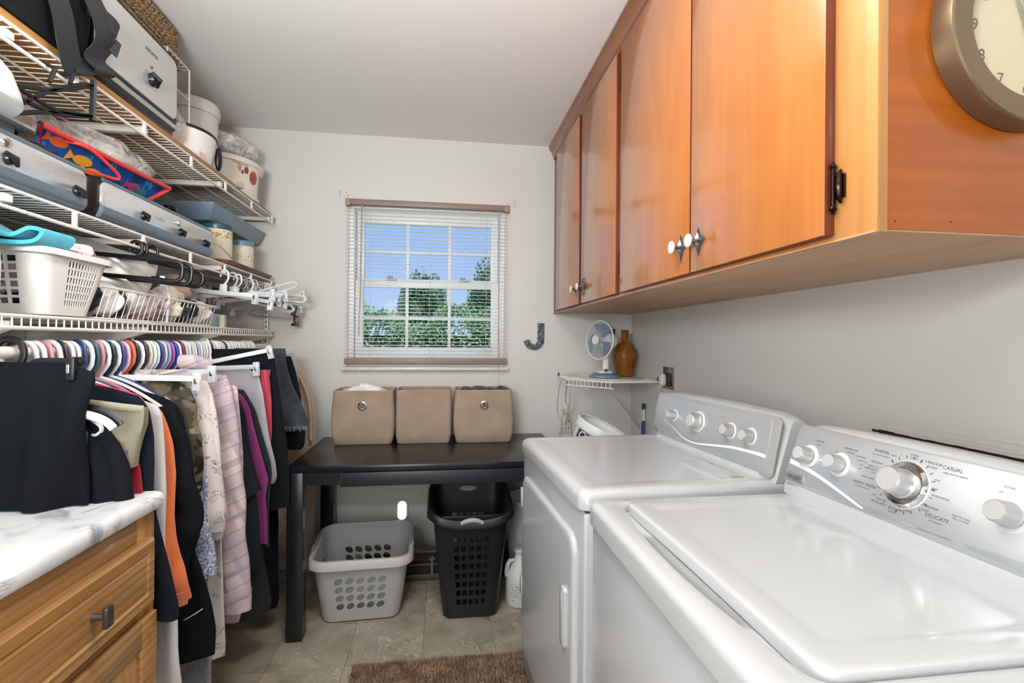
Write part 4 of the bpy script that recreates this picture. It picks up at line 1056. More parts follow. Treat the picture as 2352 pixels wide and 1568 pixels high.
# bucket behind the dryer on an unseen box, added only as its support
bx = thing('added_support_box', 'plain cardboard box, added unseen on the floor behind the dryer to hold up the white bucket', 'box', (.78, 2.33, 0))
obj('box_body', M().box(.60, .95, 2.15, 2.5, 0, .606), mat('cardboard', '#a98a63', .8), bx, bevel=.003)
obj('tape', M().box(.75, .80, 2.149, 2.501, .6055, .607), mat('box_tape', '#c0a57c', .4), bx)
bk = thing('bucket', 'open white plastic bucket with a blue label tipped behind the dryer', 'bucket', (.735, 2.32, .607))
ba = V3((.42, -.18, 1)).normalized(); bcn = V3((.643, 2.33, .636))
WB = mat('bucket_white', '#dcdcd9', .4)
obj('bucket_body', M().lathe([(.092, .0), (.098, .006), (.116, .29), (.112, .29), (.094, .012), (.01, .012)], bcn, 36, axis=ba), WB, bk)
obj('bucket_rim', M().lathe([(.114, .255), (.122, .257), (.123, .292), (.120, .297), (.112, .292)], bcn, 36, axis=ba, cap=(False, False)), WB, bk)
ez = ba; ex = ez.orthogonal().normalized()
tgt = V3((-.5, -1, 0)); ex = (tgt-ez*tgt.dot(ez)).normalized(); ey = ez.cross(ex)
m = M()
for k in range(10):
    a0, a1 = math.radians(-50+k*10), math.radians(-50+(k+1)*10)
    m.add([bcn+(ex*cos(a)+ey*sin(a))*(.0982+.0625*z)*1.010+ez*z for a, z in ((a0, .13), (a1, .13), (a1, .25), (a0, .25))], [(0, 1, 2, 3)])
lb = obj('bucket_label', m, mat('label_blue', '#3a4358', .5), bk)
an_ = math.radians(-20); exl = ex*cos(an_)+ey*sin(an_); eyl = ey*cos(an_)-ex*sin(an_)
m = M(); text_add(m, 'Oxi', .05, bcn+exl*.1148+ez*.230, eyl, ez, exl, .004)
obj('lettering', m, mat('label_white', '#e6e8ee', .5), lb, smooth=0)
# letter J
jm, nt, b = _new('navy_floral'); MATS['navy_floral'] = jm
co = coords(nt); n2 = N(nt, 'TexNoise', Scale=38.0, Detail=1.0, Distortion=2.5); nt.links.new(co, n2.inputs[0])
sb = N(nt, 'Math', operation='SUBTRACT'); nt.links.new(n2.outputs[0], sb.inputs[0]); sb.inputs[1].default_value = .5
ab = N(nt, 'Math', operation='ABSOLUTE'); nt.links.new(sb.outputs[0], ab.inputs[0])
nt.links.new(mixc(nt, ramp(nt, ab.outputs[0], [(.0, (1, 1, 1, 1)), (.045, (0, 0, 0, 1))]), lin('#17212f'), lin('#b9c1c8')), b.inputs['Base Color']); b.inputs['Roughness'].default_value = .4
JX = .483; m = M(); pts = []
out = [(.607, 1.416), (.607, 1.312)]
for k in range(0, 11):
    a = -math.radians(k*15); out.append((.545+.062*cos(a), 1.312+.062*sin(a)*.95))
out += [(.482, 1.306), (.517, 1.318)]
inn = []
for k in range(10, -1, -1):
    a = -math.radians(k*15); inn.append((.545+.023*cos(a), 1.312+.024*sin(a)))
poly = out[:-2]+[(.4825, 1.308), (.517, 1.318)]+inn+[(.568, 1.416)]
mj = M().rings([[V3((p[0], D-.001, p[1])) for p in poly], [V3((p[0], D-.013, p[1])) for p in poly]])
obj('letter_ornament', mj, jm, smooth=0, label='navy letter J with a white floral pattern on the far wall', cat='ornament')
# ------------------------------------------------------------------ base cabinet with marble counter at left
bcab = thing('base_cabinet', 'oak base cabinet with a drawer and a door at the left front', 'cabinet', (-1.0, 1.0, 0))
FX = -.718
obj('carcass', M().box(XL+.002, FX-.02, .35, 1.362, .10, .874), OAKV, bcab, smooth=0)
obj('toe_kick', M().box(XL+.01, FX-.08, .36, 1.35, 0, .10), mat('kick_dark', '#4a3520', .6), bcab)
obj('frame_stile', M().box(FX-.02, FX, 1.295, 1.365, .10, .874), OAKV, bcab, bevel=.0015)
obj('frame_stile', M().box(FX-.02, FX, .35, .40, .10, .874), OAKV, bcab, bevel=.0015)
obj('frame_rail', M().box(FX-.02, FX-.0005, .40, 1.295, .80, .874), OAK, bcab, bevel=.001)
obj('frame_rail', M().box(FX-.02, FX-.0005, .40, 1.295, .60, .68), OAK, bcab, bevel=.001)
obj('frame_rail', M().box(FX-.02, FX-.0005, .40, 1.295, .10, .16), OAK, bcab, bevel=.001)
def raised(y0, y1, z0, z1, ins, x0, x1, name, parent):
    def lp(i, x): return [V3((x, a, c)) for a, c in ((y0+i, z0+i), (y1-i, z0+i), (y1-i, z1-i), (y0+i, z1-i))]
    return obj(name, M().rings([lp(0, x0), lp(0, x1-.007), lp(.007, x1), lp(ins-.006, x1), lp(ins, x1-.004), lp(ins+.006, x1-.001)]), OAK, parent, smooth=20)
d = raised(.52, 1.334, .655, .815, .034, FX, FX+.021, 'drawer', bcab)
GUN = mat('brushed_nickel_dark', '#77736d', .35, .9)
kb = obj('drawer_knob', M().cyl((FX+.018, 1.112, .735), (FX+.043, 1.112, .735), .0075, .0065, 14), GUN, d)
obj('knob_bar', M().rings([[V3((x, 1.112+a, .735+c)) for a, c in ((-.0095, -.021), (.0095, -.021), (.0115, -.019), (.0115, .019), (.0095, .021), (-.0095, .021), (-.0115, .019), (-.0115, -.019))] for x in (FX+.043, FX+.053)]), GUN, kb, bevel=.0015)
dd = obj('door', M().box(FX, FX+.019, 1.285, 1.345, .14, .63).box(FX, FX+.019, .52, .58, .14, .63).box(FX, FX+.0185, .58, 1.285, .57, .63).box(FX, FX+.0185, .58, 1.285, .14, .20), OAK, bcab, bevel=.003, seg=2)
def lp(i, x): return [V3((x, a, c)) for a, c in ((.575+i, .195+i), (1.29-i, .195+i), (1.29-i, .575-i), (.575+i, .575-i))]
obj('door_panel', M().rings([lp(0, FX+.001), lp(0, FX+.006), lp(.05, FX+.016), lp(.055, FX+.016)]), OAKV, dd, smooth=15)
CT = m_counter()
prof = [(XL+.001, .876), (-.71, .876), (-.702, .879), (-.699, .886), (-.699, .899), (-.702, .908), (-.709, .9135), (-.72, .9155), (-.75, .915), (XL+.001, .915)]
obj('countertop', M().rings([[V3((p[0], y, p[1])) for p in prof] for y in (.34, .8, 1.372)]), CT, label='white marble patterned countertop with a rounded front on the oak cabinet', cat='countertop', smooth=40)

# ------------------------------------------------------------------ wire shelves
SX, XB = -.943, XL+.012
def wire_shelf(name, z, label, lip, dense, y0=.55, y1=2.955):
    t = thing(name, label, 'shelf', (-1.1, 1.8, z-lip))
    obj('front_rail', M().tube([(SX, y0, z), (SX, y1, z)], .0042, 8), WIRE, t)
    obj('front_rail', M().tube([(SX+.002, y0, z-lip), (SX+.002, y1, z-lip)], .0046, 8), WIRE, t)
    obj('back_rail', M().tube([(XB, y0, z-.004), (XB, y1, z-.004)], .0035, 6), WIRE, t)
    obj('mid_rail', M().tube([(-1.06, y0, z-.0065), (-1.06, y1, z-.0065)], .0035, 6), WIRE, t)
    obj('mid_rail', M().tube([(-1.17, y0, z-.0065), (-1.17, y1, z-.0065)], .0035, 6), WIRE, t)
    m = M(); n = int((y1-y0)/.0254); 
    for k in range(n): m.tube([(XB, y0+k*.0254, z-.0015), (SX, y0+k*.0254, z-.0015)], .00165, 5)
    obj('cross_wires', m, WIRE, t, kind='stuff', smooth=60)
    m = M()
    if dense:
        for k in range(n): m.tube([(SX+.001, y0+k*.0254, z), (SX+.001, y0+k*.0254, z-lip)], .0018, 5)
        obj('lip_wires', m, WIRE, t, kind='stuff', smooth=60)
    else:
        for k in range(9):
            y = 1.435-.31+k*.302*.98
            if y < y1: obj('lip_tie', M().box(SX-.0025, SX+.0045, y-.007, y+.007, z-lip-.002, z+.001), WIRE, t, bevel=.0015)
    for y in (1.235, 1.74, 2.29, 2.90):
        if dense:
            lo = [(SX-.004, z-.030), (-.975, z-.042), (-1.02, z-.056), (-1.07, z-.068), (-1.12, z-.084), (-1.17, z-.108), (-1.22, z-.145), (XL+.012, z-.20)]
            up = [(XL+.002, z-.20), (XL+.002, z-.012), (SX-.004, z-.012)]
            obj('bracket', M().rings([[V3((x_, y+s_, z_)) for x_, z_ in lo+up] for s_ in (-.011, .011)]), mat('bracket_white', '#e2dfd6', .4), t, smooth=30)
        else:
            obj('bracket', M().box(XL+.004, SX-.006, y-.012, y+.012, z-.028, z-.009), mat('bracket_white', '#e2dfd6', .4), t, bevel=.003)
    return t
wire_shelf('wire_shelf', 1.986, 'topmost white wire shelf on the left wall, under oak boards', .042, False)
wire_shelf('wire_shelf', 1.627, 'middle white wire shelf on the left wall, carrying the slow cookers', .042, False)
wire_shelf('wire_shelf', 1.350, 'lowest white wire shelf on the left wall, just above the hanging rod', .027, True)
for y, lb in ((1.235, 'near white slotted shelf upright on the left wall'), (1.88, 'white slotted shelf upright on the left wall behind the middle hangers'), (2.93, 'white slotted shelf upright beside the far corner')):
    t = thing('shelf_upright', lb, 'upright', (XL+.004, y, .95))
    obj('channel', M().box(XL, XL+.004, y-.0125, y+.0125, .95, 2.0).box(XL, XL+.010, y-.0125, y-.010, .95, 2.0).box(XL, XL+.010, y+.010, y+.0125, .95, 2.0), WIRE, t)
    m = M()
    for k in range(30): m.box(XL+.0038, XL+.0046, y-.003, y+.003, .98+k*.034, .998+k*.034)
    obj('slots', m, mat('slot_dark', '#55524d', .6), t, smooth=0)
pst = thing('shelf_post', 'slim white perforated post at the far end of the lowest shelf', 'post', (-.985, 2.945, 1.24))
obj('post', M().box(-.992, -.972, 2.94, 2.952, 1.24, 1.60), WIRE, pst, bevel=.002)
m = M()
for k in range(12): m.box(-.985, -.979, 2.9385, 2.9402, 1.26+k*.027, 1.274+k*.027)
obj('slots', m, mat('slot_dark', '#55524d', .6), pst, smooth=0)
RX, RZ = -.965, 1.268
rod = thing('closet_rod', 'white metal hanging rod below the lowest wire shelf', 'rod', (RX, 1.8, RZ-.014))
obj('rod', M().tube([(RX, .6, RZ), (RX, 2.95, RZ)], .0135, 14), WIRE, rod)
for y in (1.235, 1.74, 2.29, 2.90): obj('rod_hook', M().tube([(RX, y+.01, RZ-.018), (RX-.022, y+.01, RZ-.01), (RX-.026, y+.01, RZ+.02), (RX-.02, y+.01, 1.33)], .004, 6), WIRE, rod)
# boards on the shelves
obj('shelf_board', M().box(XL+.014, -.948, .6, 2.425, 1.9915, 2.013), SHELFW, bevel=.002, label='long oak board lying on the topmost wire shelf', cat='board')
ob = M().rings([[V3((x, y, z)) for x, y in ((XL+.014, 2.43), (-.962, 2.43), (-.955, 2.437), (-.955, 2.90), (-.965, 2.945), (XL+.014, 2.945))] for z in (1.9915, 2.008)])
obj('shelf_board', ob, SHELFB, bevel=.002, label='short brown board at the far end of the topmost wire shelf', cat='board')
ob = M().rings([[V3((x, y, z)) for x, y in ((XL+.02, 2.31), (-.96+i, 2.31), (-.93+i, 2.34), (-.925+i, 2.87), (-.95+i, 2.93), (XL+.02, 2.93))] for i, z in ((-.02, 1.6325), (0, 1.652))])
obj('shelf_board', ob, SHELFB, bevel=.002, label='brown tray board under the canisters on the middle wire shelf', cat='board')
T1, T2, T3 = 2.0135, 1.6322, 1.3535
# ------------------------------------------------------------------ things on the topmost shelf
# roaster oven
ro = thing('roaster_oven', 'large stainless roaster with a black trimmed edge and dial on the topmost shelf', 'roaster', (-1.08, 1.71, T1))
RY0, RY1, RZ0, RZ1 = 1.495, 1.928, T1, 2.30
obj('body', M().rr(-1.25, -.962, RY0+.005, RY1-.005, [(.006, RZ0+.001), (0, RZ0+.006), (0, RZ1-.03), (.012, RZ1-.008), (.03, RZ1)], .03, 5), mat('roaster_side', '#8d8f90', .35, .8), ro)
def yz_plate(y0, y1, z0, z1, r, xs, k=6): return M().rings([[V3((x, q.x, q.y)) for q in rrloop(y0+i, y1-i, z0+i, z1-i, 0, max(r-i, .003), k)] for i, x in xs])
obj('front_trim', yz_plate(RY0, RY1, RZ0+.012, RZ1, .04, [(0, -.966), (0, -.956), (.004, -.952)]), BLACKP, ro)
fp_ = obj('front_panel', yz_plate(RY0+.006, RY1-.006, RZ0+.062, RZ1-.014, .03, [(0, -.955), (.002, -.9485)]), m_brushed('roaster_steel', '#e2e4e3', .3), ro)
obj('base', M().box(-1.22, -.954, RY0+.008, RY1-.02, RZ0, RZ0+.032), BLACKP, ro, bevel=.004)
obj('chrome_bar', M().tube([(-.953, RY0+.008, RZ0+.040), (-.953, RY1-.010, RZ0+.040)], .0095, 12), CHROME, ro)
dkn = obj('dial', M().lathe([(.021, 0), (.021, .008), (.017, .016), (.012, .018)], (-.9485, 1.765, 2.145), 24, axis=(1, 0, 0)), BLACKP, fp_)
obj('dial_grip', M().tube([(-.94, 1.765-.014, 2.145+.017), (-.924, 1.765, 2.145), (-.94, 1.765+.014, 2.145-.017)], [.006, .0095, .006], 8), BLACKP, dkn)
m = M(); text_add(m, 'AROMA', .020, (-.9484, 1.765, 2.232), (0, 1, 0), (0, 0, 1), (1, 0, 0))
obj('lettering', m, mat('logo_black', '#2a2c2e', .5), fp_, smooth=0)
obj('indicator', M().cyl((-.9485, 1.765, 2.186), (-.946, 1.765, 2.186), .0035, n=12), mat('indicator_red', '#8a1f2a', .2), fp_)
m = M()
for k in range(5): a = math.radians(-40+k*65); m.box(-.9484, -.9480, 1.765+.032*cos(a)-.006, 1.765+.032*cos(a)+.006, 2.145+.036*sin(a)-.0006, 2.145+.036*sin(a)+.0006)
obj('dial_marks', m, mat('logo_black', '#2a2c2e', .5), fp_, smooth=0)
# woven basket on the roaster
wb = thing('woven_basket', 'brown woven seagrass basket standing on top of the roaster', 'basket', (-1.13, 1.78, 2.301))
WV = m_weave()
m = M(); rows = 12
rs = []
for k in range(rows*3+1):
    z = 2.301+.178*k/(rows*3); bu = .003*abs(sin(PI*k/3))
    rs.append(rrloop(-1.255-bu, -1.015+bu, 1.50-bu, 2.055+bu, z, .02, 3))
m.rings(rs, cap=(True, False)); obj('basket_body', m, WV, wb, smooth=60)
m = M()
for k in range(10):
    for i in range(21):
        y = 1.515+i*.0262; z = 2.310+k*.0175; of = .012 if k % 2 else 0
        if y+of < 2.05: m.blob((-1.0125, y+of, z), (.004, .0145, .0085), 7, 5)
    for i in range(9):
        xx = -1.245+i*.0262+(.012 if k % 2 else 0)
        if xx < -1.02: m.blob((xx, 2.058, 2.310+k*.0175), (.0145, .004, .0085), 7, 5)
obj('strands', m, WV, wb, kind='stuff')
# black bag draped over the edge
bag = thing('fabric_bag', 'black folded fabric bag with straps over the edge of the topmost shelf', 'bag', (-1.03, 1.31, T1))
BF = fabric('black_nylon', '#1c1e21', rough=.75, weave=500, sheen=0)
def bagf(u, v):
    y = 1.13+.36*u; 
    z = T1+.005+.27*v
    return V3((-.945+.012*sin(9*u+2*v)+.02*(v-.5)-.01*(1 if v > .9 else 0), y+.01*sin(6*v), z))
m = M(); rs = []
for k in range(12):
    v = k/11; z = T1+.002+.28*v; rs.append([V3((p.x+.010*sin(14*p.y+3*v+i*.2), p.y+.008*sin(8*v+p.x*9), z)) for i, p in enumerate(rrloop(-1.23, -.945+.012*sin(3*v), .95, 1.495-.02*v, z, .03, 6))])
obj('bag_body', m.rings(rs), BF, bag, smooth=60)
def strip(pts, w, wd): # ribbon along pts, width direction wd
    wd = V3(wd).normalized()*w/2
    P = catmull(pts, 6)
    return M().add([V3(p)+s for p in P for s in (wd, -wd)], [(2*i, 2*i+1, 2*i+3, 2*i+2) for i in range(len(P)-1)])
for pts, w, wd, nm in (([(-.95, 1.33, 2.20), (-.925, 1.345, 2.10), (-.92, 1.36, 2.02), (-.93, 1.40, 1.975), (-.925, 1.43, 1.99), (-.94, 1.43, 2.03)], .075, (0, .8, .4), 'strap'),
                       ([(-.95, 1.45, 2.25), (-.915, 1.47, 2.16), (-.91, 1.48, 2.10), (-.93, 1.47, 2.05), (-.915, 1.49, 2.025), (-.935, 1.50, 2.02)], .085, (0, .9, .3), 'strap'),
                       ([(-.95, 1.46, 2.19), (-.915, 1.50, 2.17), (-.905, 1.52, 2.15), (-.915, 1.505, 2.12), (-.90, 1.52, 2.10)], .05, (0, .35, .9), 'flap')):
    obj(nm, strip(pts, w, wd), mat('black_strap', '#1e2022', .5, bmp=.2, bscale=300), bag, solid=.003)
obj('red_tag', M().box(-.945, -.935, 1.195, 1.215, 2.03, 2.05), mat('tag_red', '#8e2138', .6), bag, bevel=.003)
obj('gold_box', M().box(-1.2, -1.0, 1.51, 1.60, 2.302, 2.42), mat('gold_foil', '#c9a35c', .3, .6), bevel=.003, label='small gold box standing on the roaster behind the black bag', cat='box')
# white two tier wire rack
wk = thing('wire_rack', 'white wire stacking rack standing beside the roaster on the topmost shelf', 'rack', (-1.1, 2.05, T1))
for xx in (-1.2, -1.0):
    obj('leg_frame', M().tube([(xx, 1.955, T1), (xx, 1.955, 2.36), (xx, 2.115, 2.36), (xx, 2.115, T1)], .0035, 6), WIRE, wk)
m = M()
for zz in (2.36, 2.24):
    for k in range(7): m.tube([(-1.2, 1.955+k*.0267, zz), (-1.0, 1.955+k*.0267, zz)], .0022, 5)
    m.tube([(-1.0, 1.955, zz), (-1.0, 2.115, zz)], .003, 6)
obj('tier_wires', m, WIRE, wk, kind='stuff')
FILM = m_plastic_film('clear_film', '#f2f0ea', .45)
t = thing('plastic_bag', 'clear plastic bag of pale bits on the topmost shelf beside the roaster', 'bag', (-1.0, 2.0, T1))
obj('bag_film', M().blob((-1.03, 2.0, T1+.082), (.065, .075, .085), 24, 16, .1, 31, 3), FILM, t)
obj('contents', M().blob((-1.03, 2.0, T1+.06), (.055, .062, .055), 20, 12, .1, 32, 3), mat('pale_bits', '#d9d4c4', .8, var=.25, vscale=60), t)
# white bucket with lid
t = thing('lidded_bucket', 'tall white bucket with a ridged lid against the left wall on the topmost shelf', 'bucket', (-1.145, 2.50, T1))
obj('bucket_body', M().lathe([(.098, T1), (.101, T1+.004), (.110, 2.335)], (-1.150, 2.448, 0), 40), WB, t)
obj('lid', M().lathe([(.111, 2.318), (.117, 2.32), (.118, 2.35), (.116, 2.352), (.116, 2.365), (.113, 2.372), (.10, 2.374), (.097, 2.368), (.002, 2.367)], (-1.150, 2.448, 0), 40), WB, t)
# white slow cooker with black rim
t = thing('slow_cooker', 'round white slow cooker with a black rim and handle on the topmost shelf', 'cooker', (-1.09, 2.22, T1))
obj('crock_body', M().lathe([(.115, T1), (.125, T1+.006), (.138, T1+.07), (.142, 2.128)], (-1.082, 2.185, 0), 44, sy=1.05), mat('cooker_white', '#e7e6e4', .25), t)
obj('rim', M().lathe([(.142, 2.126), (.146, 2.128), (.146, 2.135), (.141, 2.139), (.125, 2.139)], (-1.082, 2.185, 0), 44, sy=1.05), BLACKP, t)
obj('handle', M().blob((-.955, 2.27, T1+.055), (.014, .02, .05), 14, 12), BLACKP, t)
obj('front_lettering', text_add(M(), 'RIVAL', .014, (-.955, 2.235, 2.105), (-.45, .89, 0), (0, 0, 1), (.89, .45, 0), .003), mat('logo_black', '#2a2c2e', .5), t, smooth=0)
obj('price_tag', M().box(-.957, -.9545, 2.10, 2.165, T1, T1+.03), mat('tag_cream', '#e4d8c8', .6), label='small cream card standing on the front edge of the oak board', cat='card')
# cream crock with vegetables
t = thing('slow_cooker', 'oval cream slow cooker printed with vegetables at the far end of the topmost shelf', 'cooker', (-1.1, 2.68, 2.0085))
CRM = mat('crock_cream', '#e3dcd2', .35)
cc = (-1.098, 2.725)
obj('crock_body', M().lathe([(.125, 2.0085), (.138, 2.014), (.150, 2.16), (.152, 2.178)], (cc[0], cc[1], 0), 48, sy=1.18), CRM, t)
obj('rim', M().lathe([(.152, 2.172), (.158, 2.176), (.158, 2.196), (.152, 2.202), (.125, 2.203)], (cc[0], cc[1], 0), 48, sy=1.18), CRM, t)
def crp(a, z, d=.001): # point on crock wall
    r = .138+(.012)*(z-2.014)/.146; return V3((cc[0]+(r+d)*cos(a), cc[1]+(r+d)*1.18*sin(a), z))
def decal(a, z, ra, rz, ma, nm='printed_vegetable'):
    P = [crp(a+ra*cos(2*PI*k/18), z+rz*sin(2*PI*k/18), .0012) for k in range(18)]
    obj(nm, M().add(P+[crp(a, z, .0014)], [(k, (k+1) % 18, 18) for k in range(18)]), ma, t)
PUM = mat('print_pumpkin', '#a8583a', .5, var=.4, vscale=50); ORG = mat('print_onion', '#c79a70', .5, var=.3, vscale=50); PUR = mat('print_beet', '#6f3140', .5)
decal(-.32, 2.118, .16, .034, PUM); decal(-.60, 2.142, .075, .017, mat('print_tomato', '#9a4038', .5, var=.3, vscale=60)); decal(-.82, 2.147, .06, .019, ORG); decal(-.72, 2.128, .035, .01, PUR)
m = M(); text_add(m, 'Kenmore', .022, crp(-.80, 2.166, .003), (.55, .84, 0), (0, 0, 1), (.84, -.55, 0), .002)
obj('lettering', m, mat('logo_brown', '#7c7068', .5), t, smooth=0)
a = -.80; obj('knob', M().lathe([(.017, 0), (.017, .008), (.013, .014)], crp(a, 2.06, 0), 18, axis=(.84, -.55, 0)).tube([crp(a, 2.074, .016), crp(a, 2.046, .016)], .005, 6), mat('knob_cream', '#cfc8bb', .4), t)
m = M()
for k in range(5): q = [crp(-.02+.05*k, z, .002) for z in (2.03, 2.06, 2.10, 2.15)]; m.tube(q, .0016, 4)
obj('side_ribs', m, mat('rib_grey', '#9b948a', .5), t)
obj('side_handle', M().tube([crp(1.2, 2.10, 0), crp(1.2, 2.10, .02), crp(1.35, 2.10, .022), crp(1.4, 2.10, 0)], .008, 8), mat('handle_grey', '#b9b5ad', .4), t)
t = thing('plastic_bag', 'clear plastic bag of purple odds and ends on the cream slow cooker', 'bag', (-1.09, 2.72, 2.204))
obj('bag_film', M().blob((-1.09, 2.74, 2.275), (.12, .18, .072), 30, 16, .08, 41, 3), FILM, t)
obj('contents', M().blob((-1.08, 2.76, 2.25), (.085, .14, .044), 20, 12, .14, 42, 3), mat('purple_bits', '#8d84a0', .8, var=.3, vscale=14), t)

# ------------------------------------------------------------------ things on the middle shelf
def buffet_cooker(y0, y1, label, knobs, lamp, blackside):
    t = thing('slow_cooker', label, 'cooker', (-1.08, (y0+y1)/2, T2))
    zt = 1.748
    obj('body', M().rr(-1.25, -.944, y0, y1, [(.03, T2), (.012, T2+.006), (.002, T2+.03), (.0, zt-.012), (.004, zt-.003), (.012, zt)], .045, 6), mat('cooker_black' if blackside else 'cooker_grey', '#22211f' if blackside else '#76838c', .3, .3), t, smooth=50)
    fy0 = y0+(.055 if blackside else -.0)
    obj('front_base', M().rings([[V3((-.955+a, y, T2+b)) for a, b in ((0, .004), (.012, .008), (.019, .02), (.0205, .036), (0, .036))] for y in (fy0, y1-.006)]), mat('cooker_band', '#7b8894', .28, .5), t, smooth=50)
    obj('front_panel', M().rings([[V3((x, q.x, q.y)) for q in rrloop(fy0+i, y1-.004-i, T2+.030+i*.3, zt-.010-i*.3, 0, .018, 5)] for i, x in ((0, -.950), (0, -.9395), (.003, -.9375))]), m_brushed('cooker_steel', '#e0e4e6', .28), t)
    obj('top_lip', M().tube([(-.944, fy0+.01, zt-.004), (-.944, y1-.012, zt-.004)], .006, 8), mat('cooker_band', '#7b8894', .28, .5), t)
    for y, z in knobs:
        k = obj('knob', M().lathe([(.013, 0), (.013, .006), (.010, .010)], (-.9375, y, z), 18, axis=(1, 0, 0)), BLACKP, t)
        obj('knob_grip', M().tube([(-.930, y-.016, z+.010), (-.922, y, z), (-.930, y+.016, z-.010)], [.0045, .0085, .0045], 8), BLACKP, k)
    for y, z in lamp: obj('emblem', M().lathe([(.011, 0), (.010, .003), (.004, .005)], (-.9375, y, z), 18, axis=(1, 0, 0)), CHROME, t)
    return t
buffet_cooker(.80, 1.462, 'grey and steel slow cooker at the near end of the middle wire shelf', [(1.215, 1.688), (1.418, 1.678)], [(1.213, 1.722)], False)
bc3 = buffet_cooker(1.463, 2.183, 'long steel triple slow cooker in the middle of the middle wire shelf', [(1.705, 1.686), (1.928, 1.683), (2.112, 1.680)], [(1.925, 1.715)], True)
m = M(); text_add(m, 'CrockPot', .016, (-.9372, 1.80, 1.70), (0, 1, 0), (0, 0, 1), (1, 0, 0)); obj('lettering', m, mat('faint_ink', '#9a9ca0', .6), bc3, smooth=0)
def pot_lid(y, label, r=.10, x=-1.045, tilt=0, z=1.7485):
    t = thing('pot_lid', label, 'lid', (x, y, z))
    g = mat('smoked_glass', '#1a1a1c', .08, coat=.5)
    obj('lid_disc', M().lathe([(r, 0), (r+.004, .002), (r+.002, .006), (r*.8, .018), (r*.4, .028), (.012, .031)], (x, y, z), 36, sy=.95), g, t)
    obj('lid_knob', M().lathe([(.014, .028), (.016, .040), (.03, .045), (.033, .052), (.028, .058), (.002, .060)], (x, y, z), 20), mat('lid_black', '#101114', .12, coat=.8), t)
pot_lid(1.335, 'black domed lid on the near grey slow cooker', .105)
pot_lid(1.60, 'black domed lid on the long slow cooker under the red rimmed tray', .095)
pot_lid(1.83, 'black domed lid in the middle of the long slow cooker', .095)
pot_lid(2.06, 'black domed lid at the far end of the long slow cooker', .09)
# red rimmed blue tray with fish
tr = thing('lap_tray', 'red rimmed blue tray painted with fish leaning across the slow cookers', 'tray', (-1.0, 1.65, 1.78))
P1, P2, P3, P4 = V3((-.945, 1.31, 1.806)), V3((-.945, 1.865, 1.823)), V3((-.985, 1.80, 1.758)), V3((-.985, 1.36, 1.750))
nt_ = (P2-P1).cross(P4-P1).normalized()
if nt_.x < 0: nt_ = -nt_
P = [P1, P2, P3, P4]
obj('tray_board', M().rings([[p for p in P], [p-nt_*.006 for p in P]]), m_print('tray_print', '#1d4f9a', [('#2f8fc9', 16, .62), ('#163b7a', 8, .56)]), tr, smooth=0)
obj('tray_rim', M().tube([p+nt_*.003 for p in P], .0075, 8, closed=True), mat('tray_red', '#d23a3c', .4), tr)
def onTray(s, t_): return (P1*(1-s)+P2*s)*(1-t_)+(P4*(1-s)+P3*s)*t_
def fish(s, t_, a, b, ma):
    c = onTray(s, t_); U_ = (P2-P1).normalized(); W_ = nt_.cross(U_)
    pts = [c+U_*a*cos(2*PI*k/16)+W_*b*sin(2*PI*k/16)+nt_*.0008 for k in range(16)]
    tl = [c-U_*a*.8+nt_*.0009, c-U_*a*1.6+W_*b*1.1+nt_*.0009, c-U_*a*1.6-W_*b*1.1+nt_*.0009]
    obj('painted_fish', M().add(pts, [tuple(range(16))]).add(tl, [(0, 1, 2)]), ma, tr, smooth=0)
fish(.30, .55, .036, .014, mat('fish_yellow', '#e5a429', .5)); fish(.42, .80, .036, .012, mat('fish_yellow', '#e5a429', .5)); fish(.78, .65, .03, .015, mat('fish_pink', '#a83a76', .5)); fish(.88, .75, .024, .013, mat('fish_teal', '#157a86', .5)); fish(.12, .3, .03, .013, mat('fish_orange', '#d9582b', .5))
obj('red_handle', M().tube(catmull([(-.955, 1.40, 1.80), (-.925, 1.44, 1.80), (-.915, 1.50, 1.78), (-.915, 1.545, 1.765), (-.92, 1.555, 1.755), (-.93, 1.53, 1.752), (-.945, 1.47, 1.75)], 6), .0042, 7), mat('tray_red', '#d23a3c', .4), tr)
t = thing('plastic_bag', 'clear zip bag with a magenta seal lying behind the red rimmed tray', 'bag', (-1.1, 1.45, 1.80))
obj('bag_film', M().blob((-1.09, 1.44, 1.865), (.06, .22, .05), 30, 14, .1, 51, 3), FILM, t)
obj('contents', M().blob((-1.10, 1.44, 1.85), (.045, .17, .035), 22, 12, .15, 52, 3), mat('tan_bits', '#b9a48c', .8, var=.25, vscale=25), t)
obj('zip_seal', M().tube([(-1.02, 1.25, 1.882), (-1.015, 1.36, 1.897), (-1.015, 1.50, 1.897)], .005, 6, flat=(1.4, .6)), mat('zip_magenta', '#b02383', .4), t)
t = thing('plastic_bag', 'crumpled clear plastic bag of white cloth above the far half of the tray', 'bag', (-1.1, 1.78, 1.80))
obj('bag_film', M().blob((-1.07, 1.76, 1.885), (.075, .2, .052), 30, 16, .12, 61, 3), FILM, t)
obj('contents', M().blob((-1.07, 1.76, 1.875), (.06, .17, .038), 26, 14, .2, 62, 3.5), mat('white_lumps', '#dcd8d6', .7, var=.15, vscale=18), t)
